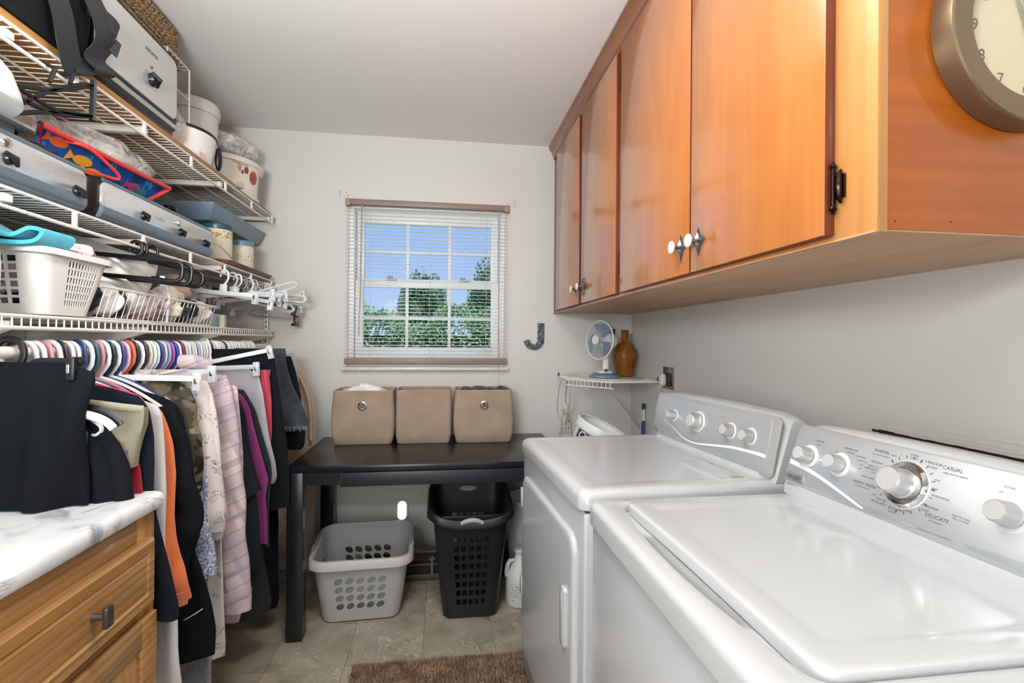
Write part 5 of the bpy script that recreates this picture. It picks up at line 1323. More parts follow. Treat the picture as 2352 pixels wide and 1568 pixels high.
# black X-frame rack hanging from the upper rail
xr = thing('metal_rack', 'black iron rack with crossed bars hanging from the topmost shelf edge', 'rack', (-.915, 1.33, 1.80))
X0 = -.918
a, b, c, d = V3((X0, 1.205, 1.845)), V3((X0, 1.448, 1.968)), V3((X0, 1.445, 1.885)), V3((X0, 1.215, 1.788))
def bar(p, q, r=.006, sag=0): return [p.lerp(q, k/6)+V3((0, 0, -sag*sin(PI*k/6))) for k in range(7)]
m = M()
for pp, sg in (((a, b), .012), ((d, c), -.006), ((a.lerp(d, .4), c), .016), ((d.lerp(a, .25), b), -.016), ((a, c), .02)): m.tube(bar(*pp, sag=sg), .0052, 6, flat=(1, .7))
obj('bars', m, BLACKM, xr)
obj('end_bar', M().tube([b+V3((0, 0, .012)), c-V3((0, 0, .012))], .0085, 6, flat=(1, .6)), BLACKM, xr)
obj('hook', M().tube([(X0, 1.30, 1.90), (X0+.002, 1.315, 1.94), (SX, 1.32, 1.952), (SX-.008, 1.325, 1.945)], .005, 6), BLACKM, xr)
obj('hook', M().tube([(X0, 1.365, 1.93), (X0+.004, 1.37, 1.955), (SX, 1.372, 1.953), (SX-.006, 1.373, 1.945)], .005, 6), BLACKM, xr)
# white bowl at the near end
t = thing('mixing_bowl', 'large white bowl standing upside down at the near end of the middle shelf', 'bowl', (-.99, 1.10, 1.76))
obj('bowl_shell', M().lathe([(.135, 1.785), (.138, 1.79), (.135, 1.81), (.122, 1.85), (.095, 1.885), (.06, 1.905), (.04, 1.912), (.04, 1.920), (.002, 1.920)], (-1.00, 1.11, 0), 40), mat('bowl_white', '#e9e9e9', .3), t)
t = thing('flat_box', 'flat grey box on the near slow cooker under the white bowl', 'box', (-1.05, 1.20, 1.749))
obj('box_body', M().box(-1.20, -.945, 1.02, 1.30, 1.780, 1.788), mat('box_grey', '#9d9f9f', .5), t, bevel=.002)
obj('box_base', M().box(-1.18, -.965, 1.03, 1.27, 1.7495, 1.780), mat('box_dark', '#5a5d5f', .5), t, bevel=.003)
# canisters and blue box
def canister(x, y, r, z1, lidc, label, band):
    t = thing('canister', label, 'canister', (x, y, 1.6525)); z0 = 1.6525
    obj('jar', M().lathe([(r*.96, z0), (r, z0+.004), (r, z1-.03), (r*.97, z1-.026)], (x, y, 0), 32), mat('canister_cream', '#ddd6c0', .3), t)
    obj('lid', M().lathe([(r*1.04, z1-.028), (r*1.05, z1-.026), (r*1.05, z1-.008), (r*.95, z1-.002), (r*.3, z1), (.001, z1)], (x, y, 0), 32), lidc, t)
    m = M()
    for k in range(14):
        a0, a1 = -1.9+k*.16, -1.9+(k+1)*.16
        m.add([(x+(r+.0006)*cos(a), y+(r+.0006)*sin(a), z) for a, z in ((a0, band[0]), (a1, band[0]), (a1, band[1]), (a0, band[1]))], [(0, 1, 2, 3)])
    obj('printed_band', m, band[2], t)
canister(-1.02, 2.415, .062, 1.822, mat('lid_teal', '#2f5763', .3), 'tall cream canister with a teal lid on the brown tray board', (1.755, 1.785, m_print('grain_print', '#ddd6c0', [('#b89a4c', 90, .5)])))
canister(-1.005, 2.655, .054, 1.795, mat('lid_blue', '#6f8ba4', .3), 'short cream canister with a blue lid nearest the far wall', (1.69, 1.73, m_print('vine_print', '#ddd6c0', [('#6d6c70', 120, .6)])))
t = thing('flat_box', 'blue grey flat lidded box resting across the canisters', 'box', (-1.12, 2.6, 1.823))
obj('box_body', M().rings([[V3((x, y, z)) for x, y in ((-1.25+i, 2.30+i), (-.985-i, 2.30+i), (-.985-i, 2.93-i), (-1.25+i, 2.93-i))] for i, z in ((.03, 1.8235), (.0, 1.895))]), mat('box_blue_grey', '#76899a', .35, .2), t, bevel=.002)
m = M()
for k in range(4): m.cyl((-.9855, 2.40+k*.15, 1.872), (-.983, 2.40+k*.15, 1.872), .0035, n=8)
obj('rivet', m, CHROME, t)
obj('power_cord', M().tube(catmull([(-.952, 2.20, 1.70), (-.935, 2.24, 1.695), (-.93, 2.30, 1.675), (-.93, 2.36, 1.657), (-.94, 2.37, 1.6535)], 6), .003, 6), mat('cord_tan', '#bdb39d', .5), bc3)
# ------------------------------------------------------------------ things on the lowest shelf
# white laundry basket
c0 = (-1.085, 1.405, T3)
t = thing('laundry_basket', 'white plastic laundry basket with small square holes on the lowest wire shelf', 'basket', c0)
cl = {0: hole_cells(4, .55, .93, .45), 1: hole_cells(10, .30, .95, .38), 2: hole_cells(8, .1, .9, .4), 3: hole_cells(10, .1, .9, .4)}
seq = perim(0, 0, 0, 0, 0, cl)
def lsize(v): return (.140+.028*v, .080+.045*v, .03+.006*v, .157*v)
vs = [.03]; z = .18
for k in range(6): vs += [z, z+.085]; z += .122
vs += [.93, 1.0]
def lh(i, j):
    k = seq[i]; n2 = seq[(i+1) % len(seq)]
    if not (k[0] == 's' and n2[0] == 's' and k[1] == n2[1]): return False
    return cl[k[1]].index(k[2]) % 2 == 1 and j % 2 == 1 and j <= 12
m = holed(seq, lsize, vs, lh)
WLB = mat('basket_white', '#e6e4df', .4)
obj('basket_wall', place(m, c0, 0), WLB, t, solid=.0025)
m = M().rings([[V3((*perim_pt(q, a, b, r), z)) for q in seq] for a, b, r, z in ((.13, .070, .025, .001), (.1405, .0805, .03, .006))], cap=(True, False))
obj('basket_base', place(m, c0, 0), WLB, t)
m = rim(seq, [(-.002, -.002), (.004, .004), (.012, .003), (.013, -.012), (.009, -.012), (.008, -.004)], (.168, .125, .036, lambda p: .157))
obj('rim', place(m, c0, 0), WLB, t)
obj('folded_cloth', M().blob((-1.08, 1.405, T3+.075), (.13, .078, .065), 24, 12, .08, 71), m_print('mixed_cloth', '#c9c4cc', [('#2b3350', 14, .55), ('#b7a0a8', 20, .6), ('#ece8e4', 25, .58)]), label='mixed folded laundry inside the white basket', cat='clothes')
obj('folded_cloth', M().blob((-1.0, 1.44, T3+.172), (.08, .085, .03), 26, 12, .12, 72), m_print('pink_floral', '#ecd9de', [('#c0527f', 26, .6), ('#e0a6bb', 34, .58), ('#f4efee', 40, .6)]), label='pink floral cloth heaped on the white basket', cat='clothes')
P = catmull([(-1.13, 1.235, T3+.20), (-1.05, 1.24, T3+.215), (-1.0, 1.255, T3+.19), (-.955, 1.27, T3+.175), (-.925, 1.285, T3+.195), (-.91, 1.30, T3+.19), (-.92, 1.285, T3+.165), (-.97, 1.265, T3+.16), (-1.05, 1.245, T3+.165)], 6)
m = M().add([V3(p)+s for p in P for s in (V3((0, .07, .0)), V3((0, -.03, 0)))], [(2*i, 2*i+1, 2*i+3, 2*i+2) for i in range(len(P)-1)])
obj('folded_cloth', m, fabric('teal_fleece', '#45a9bf'), solid=.009, label='teal folded fleece waving over the near rim of the white basket', cat='clothes')
obj('folded_cloth', M().blob((-1.11, 1.50, T3+.165), (.10, .08, .07), 24, 12, .12, 74), fabric('slate_knit', '#3d474c'), label='dark slate knit stuffed behind the white basket', cat='clothes')
obj('folded_cloth', M().blob((-1.17, 1.40, T3+.20), (.08, .12, .05), 24, 12, .15, 75), fabric('black_knit', '#25292c', weave=300), label='black ribbed knit lying at the back of the white basket', cat='clothes')
# white mesh bag at the frame edge
m = M().rings([[V3((-1.005+.095*cos(a)*s, 1.135+.085*sin(a)*s+.006*sin(5*a), z)) for a in [2*PI*k/28 for k in range(28)]] for s, z, i in ((.80, T3+.002, 0), (1.0, T3+.03, 0), (1.02, T3+.10, 0), (.97, T3+.16, 0), (.9, T3+.185, 0))])
obj('mesh_bag', m, mat('white_mesh', '#eceef0', .7, bmp=.9, bscale=260), label='white mesh laundry bag beside the white basket at the frame edge', cat='bag', smooth=60)
# silvery cushion, wire basket and its clothes
def pill(c, ax, ay, az, h, w, th, ma, seed):
    """pillow: two puffed faces"""
    ax, ay, az = V3(ax).normalized(), V3(ay).normalized(), V3(az).normalized(); c = V3(c); m = M()
    def f(sgn):
        def g(u, v):
            a, b = 2*u-1, 2*v-1
            k = (max(0, 1-a**4)*max(0, 1-b**4))**.5
            return c+ax*a*w*(1-.06*b*b)+ay*b*h*(1-.06*a*a)+az*sgn*th*k*(1+.1*sin(6*a+seed)*sin(5*b))
        return g
    m.grid(f(1), 16, 16).grid(f(-1), 16, 16)
    return m
obj('cushion', pill((-1.07, 1.70, T3+.165), (.75, .5, -.25), (.1, .45, .85), (.8, -.6, .25), .085, .15, .05, 0, 1), mat('silver_satin', '#b9b7ae', .3, .25, var=.18, vscale=7, sheen=.5), label='silver satin cushion behind the black hangers on the lowest shelf', cat='cushion', smooth=70)
wkb = thing('wire_basket', 'white wire basket of small clothes on the lowest wire shelf', 'basket', (-1.08, 1.86, T3))
Y0, Y1, X0, X1, ZB, ZT = 1.51, 2.21, -1.22, -.955, T3+.004, T3+.092
m = M().tube([(X1+.02, Y0, ZT), (X1+.02, Y1, ZT-.01), (X0, Y1, ZT-.01), (X0, Y0, ZT)], .0042, 6, closed=True).tube([(X1, Y0+.01, ZB), (X1, Y1-.01, ZB), (X0, Y1-.01, ZB), (X0, Y0+.01, ZB)], .0032, 6, closed=True)
obj('frame_wires', m, WIRE, wkb)
m = M()
for k in range(26):
    y = Y0+(Y1-Y0)*(k+.5)/26
    m.tube([(X1+.02, y+.008, ZT-.01*(k/26)), (X1, y, ZB), (X0, y, ZB)], .0019, 5)
obj('side_wires', m, WIRE, wkb, kind='stuff')
obj('centre_post', M().tube([(X1+.012, 1.835, T3+.16), (X1+.022, 1.85, ZT), (X1+.005, 1.87, ZB)], .004, 6), WIRE, wkb)
CL = [('charcoal jersey', fabric('jersey_charcoal', '#30353b')), ('white lace', mat('lace_white', '#e9e4e4', .8, bmp=.8, bscale=90)), ('navy jersey', fabric('jersey_navy', '#222d40')), ('pale pink jersey', fabric('jersey_pink', '#d9bfc6')), ('cream knit', fabric('jersey_cream', '#d8d0bf')), ('lilac print', m_print('lilac_print', '#cdbdcd', [('#8b6f95', 30, .6), ('#efe8ec', 40, .58)])), ('black jersey', fabric('jersey_black', '#1d1f23')), ('beige jersey', fabric('jersey_beige', '#c7ab95'))]
rd = random.Random(77)
spots = [(1.56, 0, 'nearest end'), (1.61, 1, 'near end'), (1.66, 2, 'beside the white lace'), (1.73, 1, 'under the satin cushion'), (1.80, 3, 'left of the centre post'), (1.87, 5, 'right of the centre post'), (1.93, 4, 'in the middle'), (1.99, 0, 'past the middle'), (2.05, 6, 'towards the far end'), (2.10, 7, 'near the far end'), (2.16, 1, 'at the far end')]
for k, (y, ci, where) in enumerate(spots):
    z = T3+.055+rd.uniform(0, .02)
    obj('folded_cloth', M().blob((-1.03+rd.uniform(-.02, .03), y, z), (.075, .045, .048), 20, 12, .2, 80+k, 3), CL[ci][1], label='crumpled %s garment in the wire basket, %s' % (CL[ci][0], where), cat='clothes')
for k, (x, y, z, r, ci, lb) in enumerate(((-1.12, 1.93, T3+.14, (.08, .10, .06), 6, 'black garment heaped above the middle of the wire basket'), (-1.07, 2.12, T3+.145, (.07, .07, .055), 7, 'beige garment heaped above the far end of the wire basket'), (-1.14, 2.02, T3+.175, (.08, .12, .04), 8, 'magenta cloth piled at the back above the wire basket'), (-1.02, 1.99, T3+.105, (.06, .06, .035), 4, 'cream sock bundle on top of the wire basket'))):
    ma = fabric('magenta_knit', '#8c1f4f') if ci == 8 else CL[ci][1]
    obj('folded_cloth', M().blob((x, y, z), r, 22, 12, .16, 95+k, 3), ma, label=lb, cat='clothes')
obj('folded_cloth', M().blob((-1.12, 1.79, T3+.165), (.035, .045, .03), 16, 10, .1, 99), mat('red_cloth', '#b8243a', .7), label='small red bundle behind the black hangers', cat='clothes')
obj('box_small', M().box(-1.05, -.985, 2.28, 2.37, T3, T3+.06), mat('pale_blue_card', '#a9bfcd', .6), bevel=.003, label='pale blue box on the far end of the lowest shelf', cat='box')
obj('wood_block', M().box(-.966, -.948, 2.315, 2.345, T3-.012+.012, T3+.055), mat('block_tan', '#cfc3a6', .6), bevel=.002, label='small tan block standing on the lowest shelf edge', cat='block')

# ------------------------------------------------------------------ hangers
HM = {}
def hcol(h):
    if h not in HM: HM[h] = mat('hanger_'+h.lstrip('#'), h, .32)
    return HM[h]
def hanger_mesh(w=.168):
    m = M(); r = .0195
    path = [(-.022, 0, -.014)]+[(-r*cos(a)*1.12, 0, r*sin(a)*1.15) for a in [PI*k/9*1.0 for k in range(10)]]+[(.0245, 0, -.018), (.022, 0, -.040), (.012, 0, -.058), (.002, 0, -.070), (0, 0, -.082)]
    m.tube(path, [.0042]*len(path), 8, flat=(1.45, 1.0))
    sh = catmull([(0, 0, -.078), (.04, 0, -.092), (.09, 0, -.118), (w-.02, 0, -.158), (w, 0, -.176), (w-.006, 0, -.190), (w-.03, 0, -.194), (0, 0, -.194)], 4)
    m.tube(sh, .0048, 6); m.tube([(-p[0], p[1], p[2]) for p in sh], .0048, 6)
    return m
HMESH = hanger_mesh()
hbase = {}
def add_hanger(y, col, label, group=None, rot=0, dz=0, name='clothes_hanger'):
    key = col
    if key not in hbase:
        o = obj(name, HMESH, hcol(col), local=True, smooth=60); hbase[key] = o
    else:
        o = hbase[key].copy(); COL.objects.link(o); o.name = name
        for k_ in ('label', 'group'):
            if k_ in o: del o[k_]
    o.location = (RX, y, RZ+dz); o.rotation_euler = (0, 0, rot)
    return tag(o, label, 'hanger', group)
CN = {'#eef0f2': 'white', '#c98a94': 'rose pink', '#e3d8d3': 'pale blush', '#23283a': 'dark navy', '#dfe3ef': 'pale lavender', '#2d5b63': 'dark teal', '#3b468f': 'indigo blue', '#e6b5bd': 'light pink', '#d96d4f': 'orange', '#3d2f42': 'dark plum', '#9fb7d6': 'sky blue', '#b45fb0': 'orchid', '#2848a8': 'bright blue', '#7d2350': 'magenta', '#cfe3dd': 'pale mint', '#d8d4c9': 'ivory'}
seqc = ['#eef0f2', '#eef0f2', '#c98a94', '#e3d8d3', '#23283a', '#e3d8d3', '#dfe3ef', '#2d3f70', '#e9ebf3', '#2d5b63', '#c98a94', '#eef0f2', '#23283a', '#eef0f2', '#3b468f', '#e6b5bd', '#d96d4f', '#23283a', '#eef0f2', '#3d2f42', '#d8d4c9', '#eef0f2', '#cfe3dd', '#3b468f', '#d8d4c9', '#9fb7d6', '#b45fb0', '#2848a8', '#eef0f2', '#7d2350', '#cfe3dd', '#eef0f2', '#d8d4c9', '#eef0f2', '#9fb7d6', '#eef0f2', '#d8d4c9', '#eef0f2', '#eef0f2', '#23283a', '#dfe3ef', '#eef0f2', '#eef0f2', '#d8d4c9', '#cfe3dd', '#23283a', '#eef0f2', '#d8d4c9', '#eef0f2', '#eef0f2', '#d8d4c9', '#eef0f2', '#d8d4c9', '#eef0f2', '#eef0f2', '#d8d4c9', '#eef0f2', '#d8d4c9', '#eef0f2', '#eef0f2']
CN['#2d3f70'] = 'blue'; CN['#e9ebf3'] = 'frosty white'
def ORD(n):
    ones = ['', 'first', 'second', 'third', 'fourth', 'fifth', 'sixth', 'seventh', 'eighth', 'ninth', 'tenth', 'eleventh', 'twelfth', 'thirteenth', 'fourteenth', 'fifteenth', 'sixteenth', 'seventeenth', 'eighteenth', 'nineteenth']
    if n < 20: return ones[n]
    t = ['', '', 'twent', 'thirt', 'fort', 'fift', 'sixt'][n//10]
    return t+'ieth' if n % 10 == 0 else t+'y-'+ones[n % 10]
cnt = {}
for c in seqc: cnt[c] = cnt.get(c, 0)+1
rd = random.Random(4); seen = {}
for k, c in enumerate(seqc):
    y = 1.305+k*.0228; seen[c] = seen.get(c, 0)+1; nm = CN[c]
    og = ORD(k+1)
    lb, g = '%s plastic hanger, %s from the near end of the packed row on the rod' % (nm, og), 'plastic hangers packed along the closet rod'
    add_hanger(y, c, lb, g, rd.uniform(-.12, .12), rd.uniform(-.002, .002))

# ------------------------------------------------------------------ garments
def sheet(name, y0, edge, ma, label, cat='shirt', neck=True, th=.022, fold=.012, nf=4, seed=0, cxx=None, hem=0, top=None, wl=None, root=None, tilt=0):
    """hanging cloth: closed tube of elliptical sections with vertical folds. edge = right outline (x, z) from top down"""
    rd = random.Random(seed+100); cx0 = RX if cxx is None else cxx
    E = list(edge)
    if neck:
        zt_ = min(E[0][1]+.03, RZ-.085); E = [(cx0+.035, zt_+.012), (cx0+.06, zt_)]+E
    # resample by z
    E.sort(key=lambda p: -p[1]); zs = []; n = 30
    ztop, zbot = E[0][1], E[-1][1]
    def xr(z):
        for a, b in zip(E, E[1:]):
            if a[1] >= z >= b[1]:
                t = 0 if a[1] == b[1] else (a[1]-z)/(a[1]-b[1]); return a[0]+(b[0]-a[0])*t
        return E[-1][0]
    rs = []; K = 44; p1, p2, p3 = rd.uniform(0, 6), rd.uniform(0, 6), rd.uniform(.5, 2)
    for i in range(n+1):
        f = i/n; z = ztop+(zbot-ztop)*f
        hr = max(.01, xr(z)-cx0); hl = min(hr, cx0-(XL+.03)) if wl is None else min(hr, wl)
        t = th*(.35+.65*min(1, f*4+.15)); am = fold*min(1, f*1.6+.1); ring = []
        for j in range(K):
            a = 2*PI*j/K; c, s = cos(a), sin(a)
            cx_ = math.copysign(abs(c)**.75, c); sy_ = math.copysign(abs(s)**.8, s)
            u = cx_
            x = cx0+cx_*(hr if c > 0 else hl)
            wv = am*1.25*(sin(nf*2.2*u+p1+2.4*p3*f)+.5*sin(nf*4.1*u+p2-2.5*f))
            y = y0+sy_*t*(1-.25*abs(u))+wv+tilt*(x-cx0)
            zz = z+(hem*sin(5*u+p1)*f if i > n-4 else 0)-(.012*(1-u*u)*f*(.5 if cat != 'trousers' else 0))
            ring.append(V3((x, y, zz)))
        rs.append(ring)
    m = M().rings(rs)
    return obj(name, m, ma, root, smooth=70, label=label if root is None else None, cat=cat if root is None else None)
def sleeve(root, path, y0, r, ma, name='sleeve', seed=0, flat=(1, .55), dy=0):
    P = catmull([(p[0], y0+dy*i, p[1]) for i, p in enumerate(path)], 5); n = len(P)
    rad = [r[0]+(r[1]-r[0])*i/(n-1)+.003*sin(i*.9+seed) for i in range(n)]
    P = [(p[0]-rad[i], p[1]+.004*sin(i*.7+seed), p[2]) for i, p in enumerate(P)]
    return obj(name, M().tube(P, rad, 16, flat=flat), ma, root, smooth=70)
GAR = {
'pants0': [(-.859, 1.239), (-.809, 1.245), (-.793, 1.229), (-.789, 1.197), (-.799, 1.157), (-.807, 1.126), (-.808, 1.026), (-.806, .919)],
'navy4': [(-.825, 1.173), (-.768, 1.152), (-.748, 1.120), (-.736, 1.053), (-.732, .986), (-.731, .908), (-.721, .852), (-.704, .790), (-.685, .717), (-.662, .614), (-.666, .585)],
'white5': [(-.791, 1.140), (-.757, 1.126), (-.743, 1.091), (-.736, .999), (-.729, .895), (-.727, .756), (-.705, .651), (-.689, .558), (-.688, .465), (-.675, .33), (-.69, .30)],
'orange6': [(-.819, 1.130), (-.779, 1.111), (-.763, 1.069), (-.745, 1.008), (-.735, .923), (-.734, .789), (-.735, .692), (-.745, .60)],
'black7': [(-.811, 1.132), (-.780, 1.116), (-.756, 1.078), (-.744, 1.008), (-.74, .932), (-.73, .843), (-.725, .735), (-.73, .64)],
'blackp8': [(-.80, 1.0), (-.76, .82), (-.744, .750), (-.725, .670), (-.707, .617), (-.681, .510), (-.670, .431), (-.675, .352)],
'camo9': [(-.865, 1.189), (-.785, 1.181), (-.768, 1.145), (-.747, 1.098), (-.748, 1.058), (-.735, 1.004), (-.732, .923), (-.739, .842), (-.745, .736)],
'floral10': [(-.804, 1.203), (-.759, 1.175), (-.738, 1.130), (-.721, 1.059), (-.710, .974), (-.704, .875), (-.694, .775), (-.690, .739), (-.699, .704), (-.707, .648)],
'whitep12': [(-.827, 1.154), (-.76, 1.08), (-.744, .979), (-.732, .775), (-.725, .615), (-.719, .498), (-.713, .279), (-.716, .243)],
'plaid13': [(-.811, 1.193), (-.748, 1.184), (-.719, 1.140), (-.710, 1.040), (-.70, .902), (-.70, .749), (-.70, .581), (-.70, .428), (-.700, .336), (-.708, .303)],
'tee14': [(-.791, 1.107), (-.748, 1.083), (-.727, 1.026), (-.705, .896), (-.69, .807), (-.672, .620), (-.664, .474), (-.679, .410)],
'magenta15': [(-.757, 1.094), (-.730, 1.044), (-.714, .969), (-.688, .869), (-.660, .768), (-.671, .700), (-.664, .635), (-.660, .518)],
'green16': [(-.768, 1.105), (-.727, 1.029), (-.699, .926), (-.666, .823), (-.659, .780), (-.665, .669), (-.659, .498)],
'grey17': [(-.791, 1.196), (-.731, 1.164), (-.711, 1.091), (-.695, .985), (-.683, .897), (-.665, .809), (-.660, .747), (-.671, .721)],
'trous19': [(-.708, 1.262), (-.700, 1.22), (-.694, 1.174), (-.679, 1.082), (-.660, .936), (-.645, .789), (-.640, .697), (-.642, .591)],
'skirt20': [(-.722, 1.262), (-.713, 1.171), (-.688, 1.080), (-.647, .999), (-.613, .922), (-.622, .902)],
'dress21': [(-.716, 1.224), (-.691, 1.147), (-.667, 1.044), (-.642, .867), (-.645, .805), (-.66, .785)],
'shirt22': [(-.737, 1.262), (-.716, 1.184), (-.706, 1.055), (-.677, .936), (-.68, .80)],
'sherpa23': [(-.80, 1.17), (-.753, 1.145), (-.719, 1.094), (-.681, 1.001), (-.668, .900), (-.667, .755), (-.668, .20)],
'jeans25': [(-.80, .80), (-.772, .752), (-.706, .578), (-.689, .405), (-.671, .258), (-.68, .219)],
'sweat26': [(-.80, .65), (-.763, .589), (-.724, .449), (-.707, .311), (-.709, .16)],
'long24': [(-.792, 1.071), (-.73, .878), (-.712, .492), (-.712, .145), (-.72, .117)],
'extra27': [(-.80, 1.14), (-.75, 1.11), (-.735, 1.0), (-.73, .6), (-.735, .5)],
}
def G(n): return GAR[n]
BLK = fabric('black_cotton', '#13161b', sheen=0); CHAR = fabric('charcoal_cotton', '#1f2328', sheen=0); NAVY = fabric('navy_fleece', '#151b27', sheen=.03); DGREEN = fabric('dark_green_grey', '#242c2e', sheen=0)
WHT = fabric('white_cotton', '#cbc6c6'); ORN = fabric('orange_fleece', '#e07a45'); PLAID = m_plaid(); GRY = fabric('grey_jersey', '#a9a7ab'); DEN = mat('faded_denim', '#3b4148', .9, var=.35, vscale=18, bmp=.3, bscale=700); SHERPA = mat('sherpa_fleece', '#b59f8b', .98, var=.15, vscale=40, bmp=1.0, bscale=70, sheen=.4)
SHCUFF = fabric('sherpa_lining', '#c4b0a2')
CAMO = m_print('camouflage', '#4a4739', [('#6c6550', 9, .5), ('#2a2b26', 11, .56), ('#8c856c', 13, .62), ('#1f2226', 7, .62)])
FLOR = m_lines('ivory_floral', '#d5ccc8', '#4b4a63', 34, .05, .5); FLOW = m_lines('white_leaf_print', '#d3ccc7', '#3c3b42', 46, .06, .52)
KNIT = m_print('blue_marl_knit', '#a9b1c9', [('#66708f', 140, .5), ('#e4e6ee', 160, .56)])
def garment(name, key, y0, ma, label, cat, sl=None, **kw):
    e = G(key)
    t = thing(name, label, cat, (RX, y0, e[-1][1]))
    sheet('body', y0, e, ma, None, cat, root=t, **kw)
    for s in (sl or []):
        sleeve(t, *s)
    return t
garment('trousers', 'pants0', 1.262, BLK, 'black stretch trousers clipped to the black hanger nearest the camera', 'trousers', neck=False, th=.03, fold=.013, nf=3, seed=1)
sk = garment('skirt', 'navy4', 1.395, NAVY, 'navy fleece jacket behind the khaki shorts, hanging past the counter end', 'jacket', seed=2, th=.03)
garment('shirt', 'white5', 1.445, WHT, 'long pale grey white shirt hanging beside the counter end', 'shirt', seed=3, th=.03)
t = garment('hoodie', 'orange6', 1.500, ORN, 'orange fleece hoodie between the white shirt and black jacket', 'hoodie', sl=[([(-.75, .90), (-.735, .78), (-.719, .683), (-.701, .634), (-.692, .575)], 1.50, (.042, .03), ORN)], seed=4, th=.03)
obj('cuff', M().tube([(-.724, 1.489, .60), (-.721, 1.489, .565)], [.027, .025], 16, flat=(1, .6)), fabric('orange_rib', '#cf7350'), t)
garment('jacket', 'black7', 1.578, BLK, 'black jacket with a wide sleeve right of the orange hoodie', 'jacket', sl=[([(-.775, 1.105), (-.75, 1.04), (-.732, 1.001), (-.713, .889), (-.690, .795), (-.697, .74), (-.716, .690), (-.729, .655)], 1.565, (.045, .045), BLK)], seed=5)
t = garment('trousers', 'blackp8', 1.612, fabric('black_satin', '#0e1116', rough=.7, sheen=0), 'black trousers with thin white piping hanging low below the jacket', 'trousers', neck=False, th=.035, fold=.016, nf=3, seed=6)
obj('piping', M().tube(catmull([(-.78, 1.5765, .462), (-.75, 1.5775, .474), (-.72, 1.580, .49), (-.70, 1.585, .502)], 5), .0016, 5), mat('piping_white', '#e6e2d6', .6), t)
garment('shirt', 'camo9', 1.652, CAMO, 'green camouflage jacket clipped to the white hanger', 'jacket', neck=False, th=.03, fold=.016, seed=7)
garment('sweatpants', 'sweat26', 1.672, fabric('heather_grey', '#7f8288', var=.2, vscale=120), 'grey sweatpants hanging nearest the floor below the black trousers', 'trousers', neck=False, th=.045, fold=.014, nf=3, seed=8)
garment('blouse', 'floral10', 1.728, FLOR, 'ivory blouse with dark floral scribbles right of the camouflage jacket', 'blouse', sl=[([(-.745, 1.12), (-.722, .99), (-.703, .849), (-.688, .75), (-.692, .70)], 1.715, (.05, .055), FLOR)], seed=9)
t = garment('sweater', 'extra27', 1.703, KNIT, 'blue marled knit sweater showing one long sleeve under the blouse', 'sweater', sl=[([(-.790, 1.0), (-.768, .926), (-.750, .829), (-.730, .731), (-.711, .633), (-.70, .549)], 1.69, (.05, .038), KNIT)], seed=10, th=.02)
garment('trousers', 'whitep12', 1.785, FLOW, 'long white trousers printed with dark leaves, left of the plaid shirt', 'trousers', seed=11, th=.03)
t = garment('shirt', 'plaid13', 1.872, PLAID, 'pink and grey plaid flannel shirt with a hanging cuffed sleeve', 'shirt', sl=[([(-.74, 1.165), (-.722, 1.12), (-.704, 1.028), (-.690, .876), (-.674, .74), (-.672, .618), (-.660, .512), (-.652, .42)], 1.84, (.055, .05), PLAID)], seed=12, th=.034)
obj('cuff', M().tube([(-.706, 1.838, .43), (-.700, 1.838, .36)], [.053, .046], 18, flat=(1, .55)), PLAID, t)
obj('collar', M().tube([(-.80, 1.86, 1.205), (-.85, 1.845, 1.222), (-.90, 1.85, 1.225)], [.02, .026, .022], 10, flat=(1, .5)), PLAID, t)
garment('shirt', 'tee14', 1.965, CHAR, 'charcoal tee shirt directly right of the plaid flannel shirt', 'shirt', sl=[([(-.765, 1.085), (-.738, 1.04), (-.706, .917), (-.675, .804), (-.655, .73)], 1.94, (.055, .055), CHAR)], seed=13)
garment('jeans', 'jeans25', 2.075, mat('dark_denim', '#1e2228', .9, var=.25, vscale=30, bmp=.3, bscale=600), 'dark jeans with frayed hems reaching almost to the floor', 'trousers', neck=False, th=.05, fold=.014, seed=14)
garment('shirt', 'magenta15', 2.012, fabric('magenta_jersey', '#8a2e6e'), 'magenta top wedged between the charcoal and dark green tees', 'shirt', seed=15, th=.018)
garment('shirt', 'green16', 2.058, DGREEN, 'dark green grey tee shirt right of the magenta top', 'shirt', seed=16, th=.02)
garment('shirt', 'grey17', 2.112, GRY, 'light grey shirt with rolled shoulder clipped left of the crimson top', 'shirt', seed=17, neck=False, th=.024)
rt = thing('tank_top', 'crimson shiny strip of a top left of the black trousers', 'shirt', (-.735, 2.15, .78))
m = M(); rs = []
for z, x0, x1 in ((1.178, -.765, -.701), (1.15, -.752, -.706), (1.11, -.76, -.702), (1.05, -.762, -.697), (.93, -.755, -.694), (.84, -.745, -.70), (.78, -.74, -.71)):
    rs.append([V3((x0+(x1-x0)*k/8, 2.15-.012*sin(PI*k/8)+.004*sin(k*2+z*30), z)) for k in range(9)]+[V3((x1-(x1-x0)*k/8, 2.158, z)) for k in range(9)])
obj('body', m.rings(rs), mat('crimson_satin', '#b91f3f', .4, sheen=.3), rt, smooth=60)
garment('trousers', 'trous19', 2.20, fabric('black_twill', '#16191d', sheen=0), 'long black trousers clipped to the tilted white hanger before the desk', 'trousers', neck=False, th=.028, fold=.014, nf=4, seed=18)
garment('trousers', 'long24', 2.325, BLK, 'long black trousers hanging to the floor behind the desk leg', 'trousers', th=.03, seed=19)
t = garment('skirt', 'skirt20', 2.42, DEN, 'faded charcoal denim skirt with a frayed hem above the desk corner', 'skirt', neck=False, th=.03, fold=.014, seed=20, wl=.2)
m = M(); rd = random.Random(8)
for k in range(46):
    xx = -.76+k*.0031; m.tube([(xx, 2.392+.006*sin(k), .905), (xx+rd.uniform(-.003, .003), 2.39+.006*sin(k), .893-rd.random()*.012)], .0008, 4)
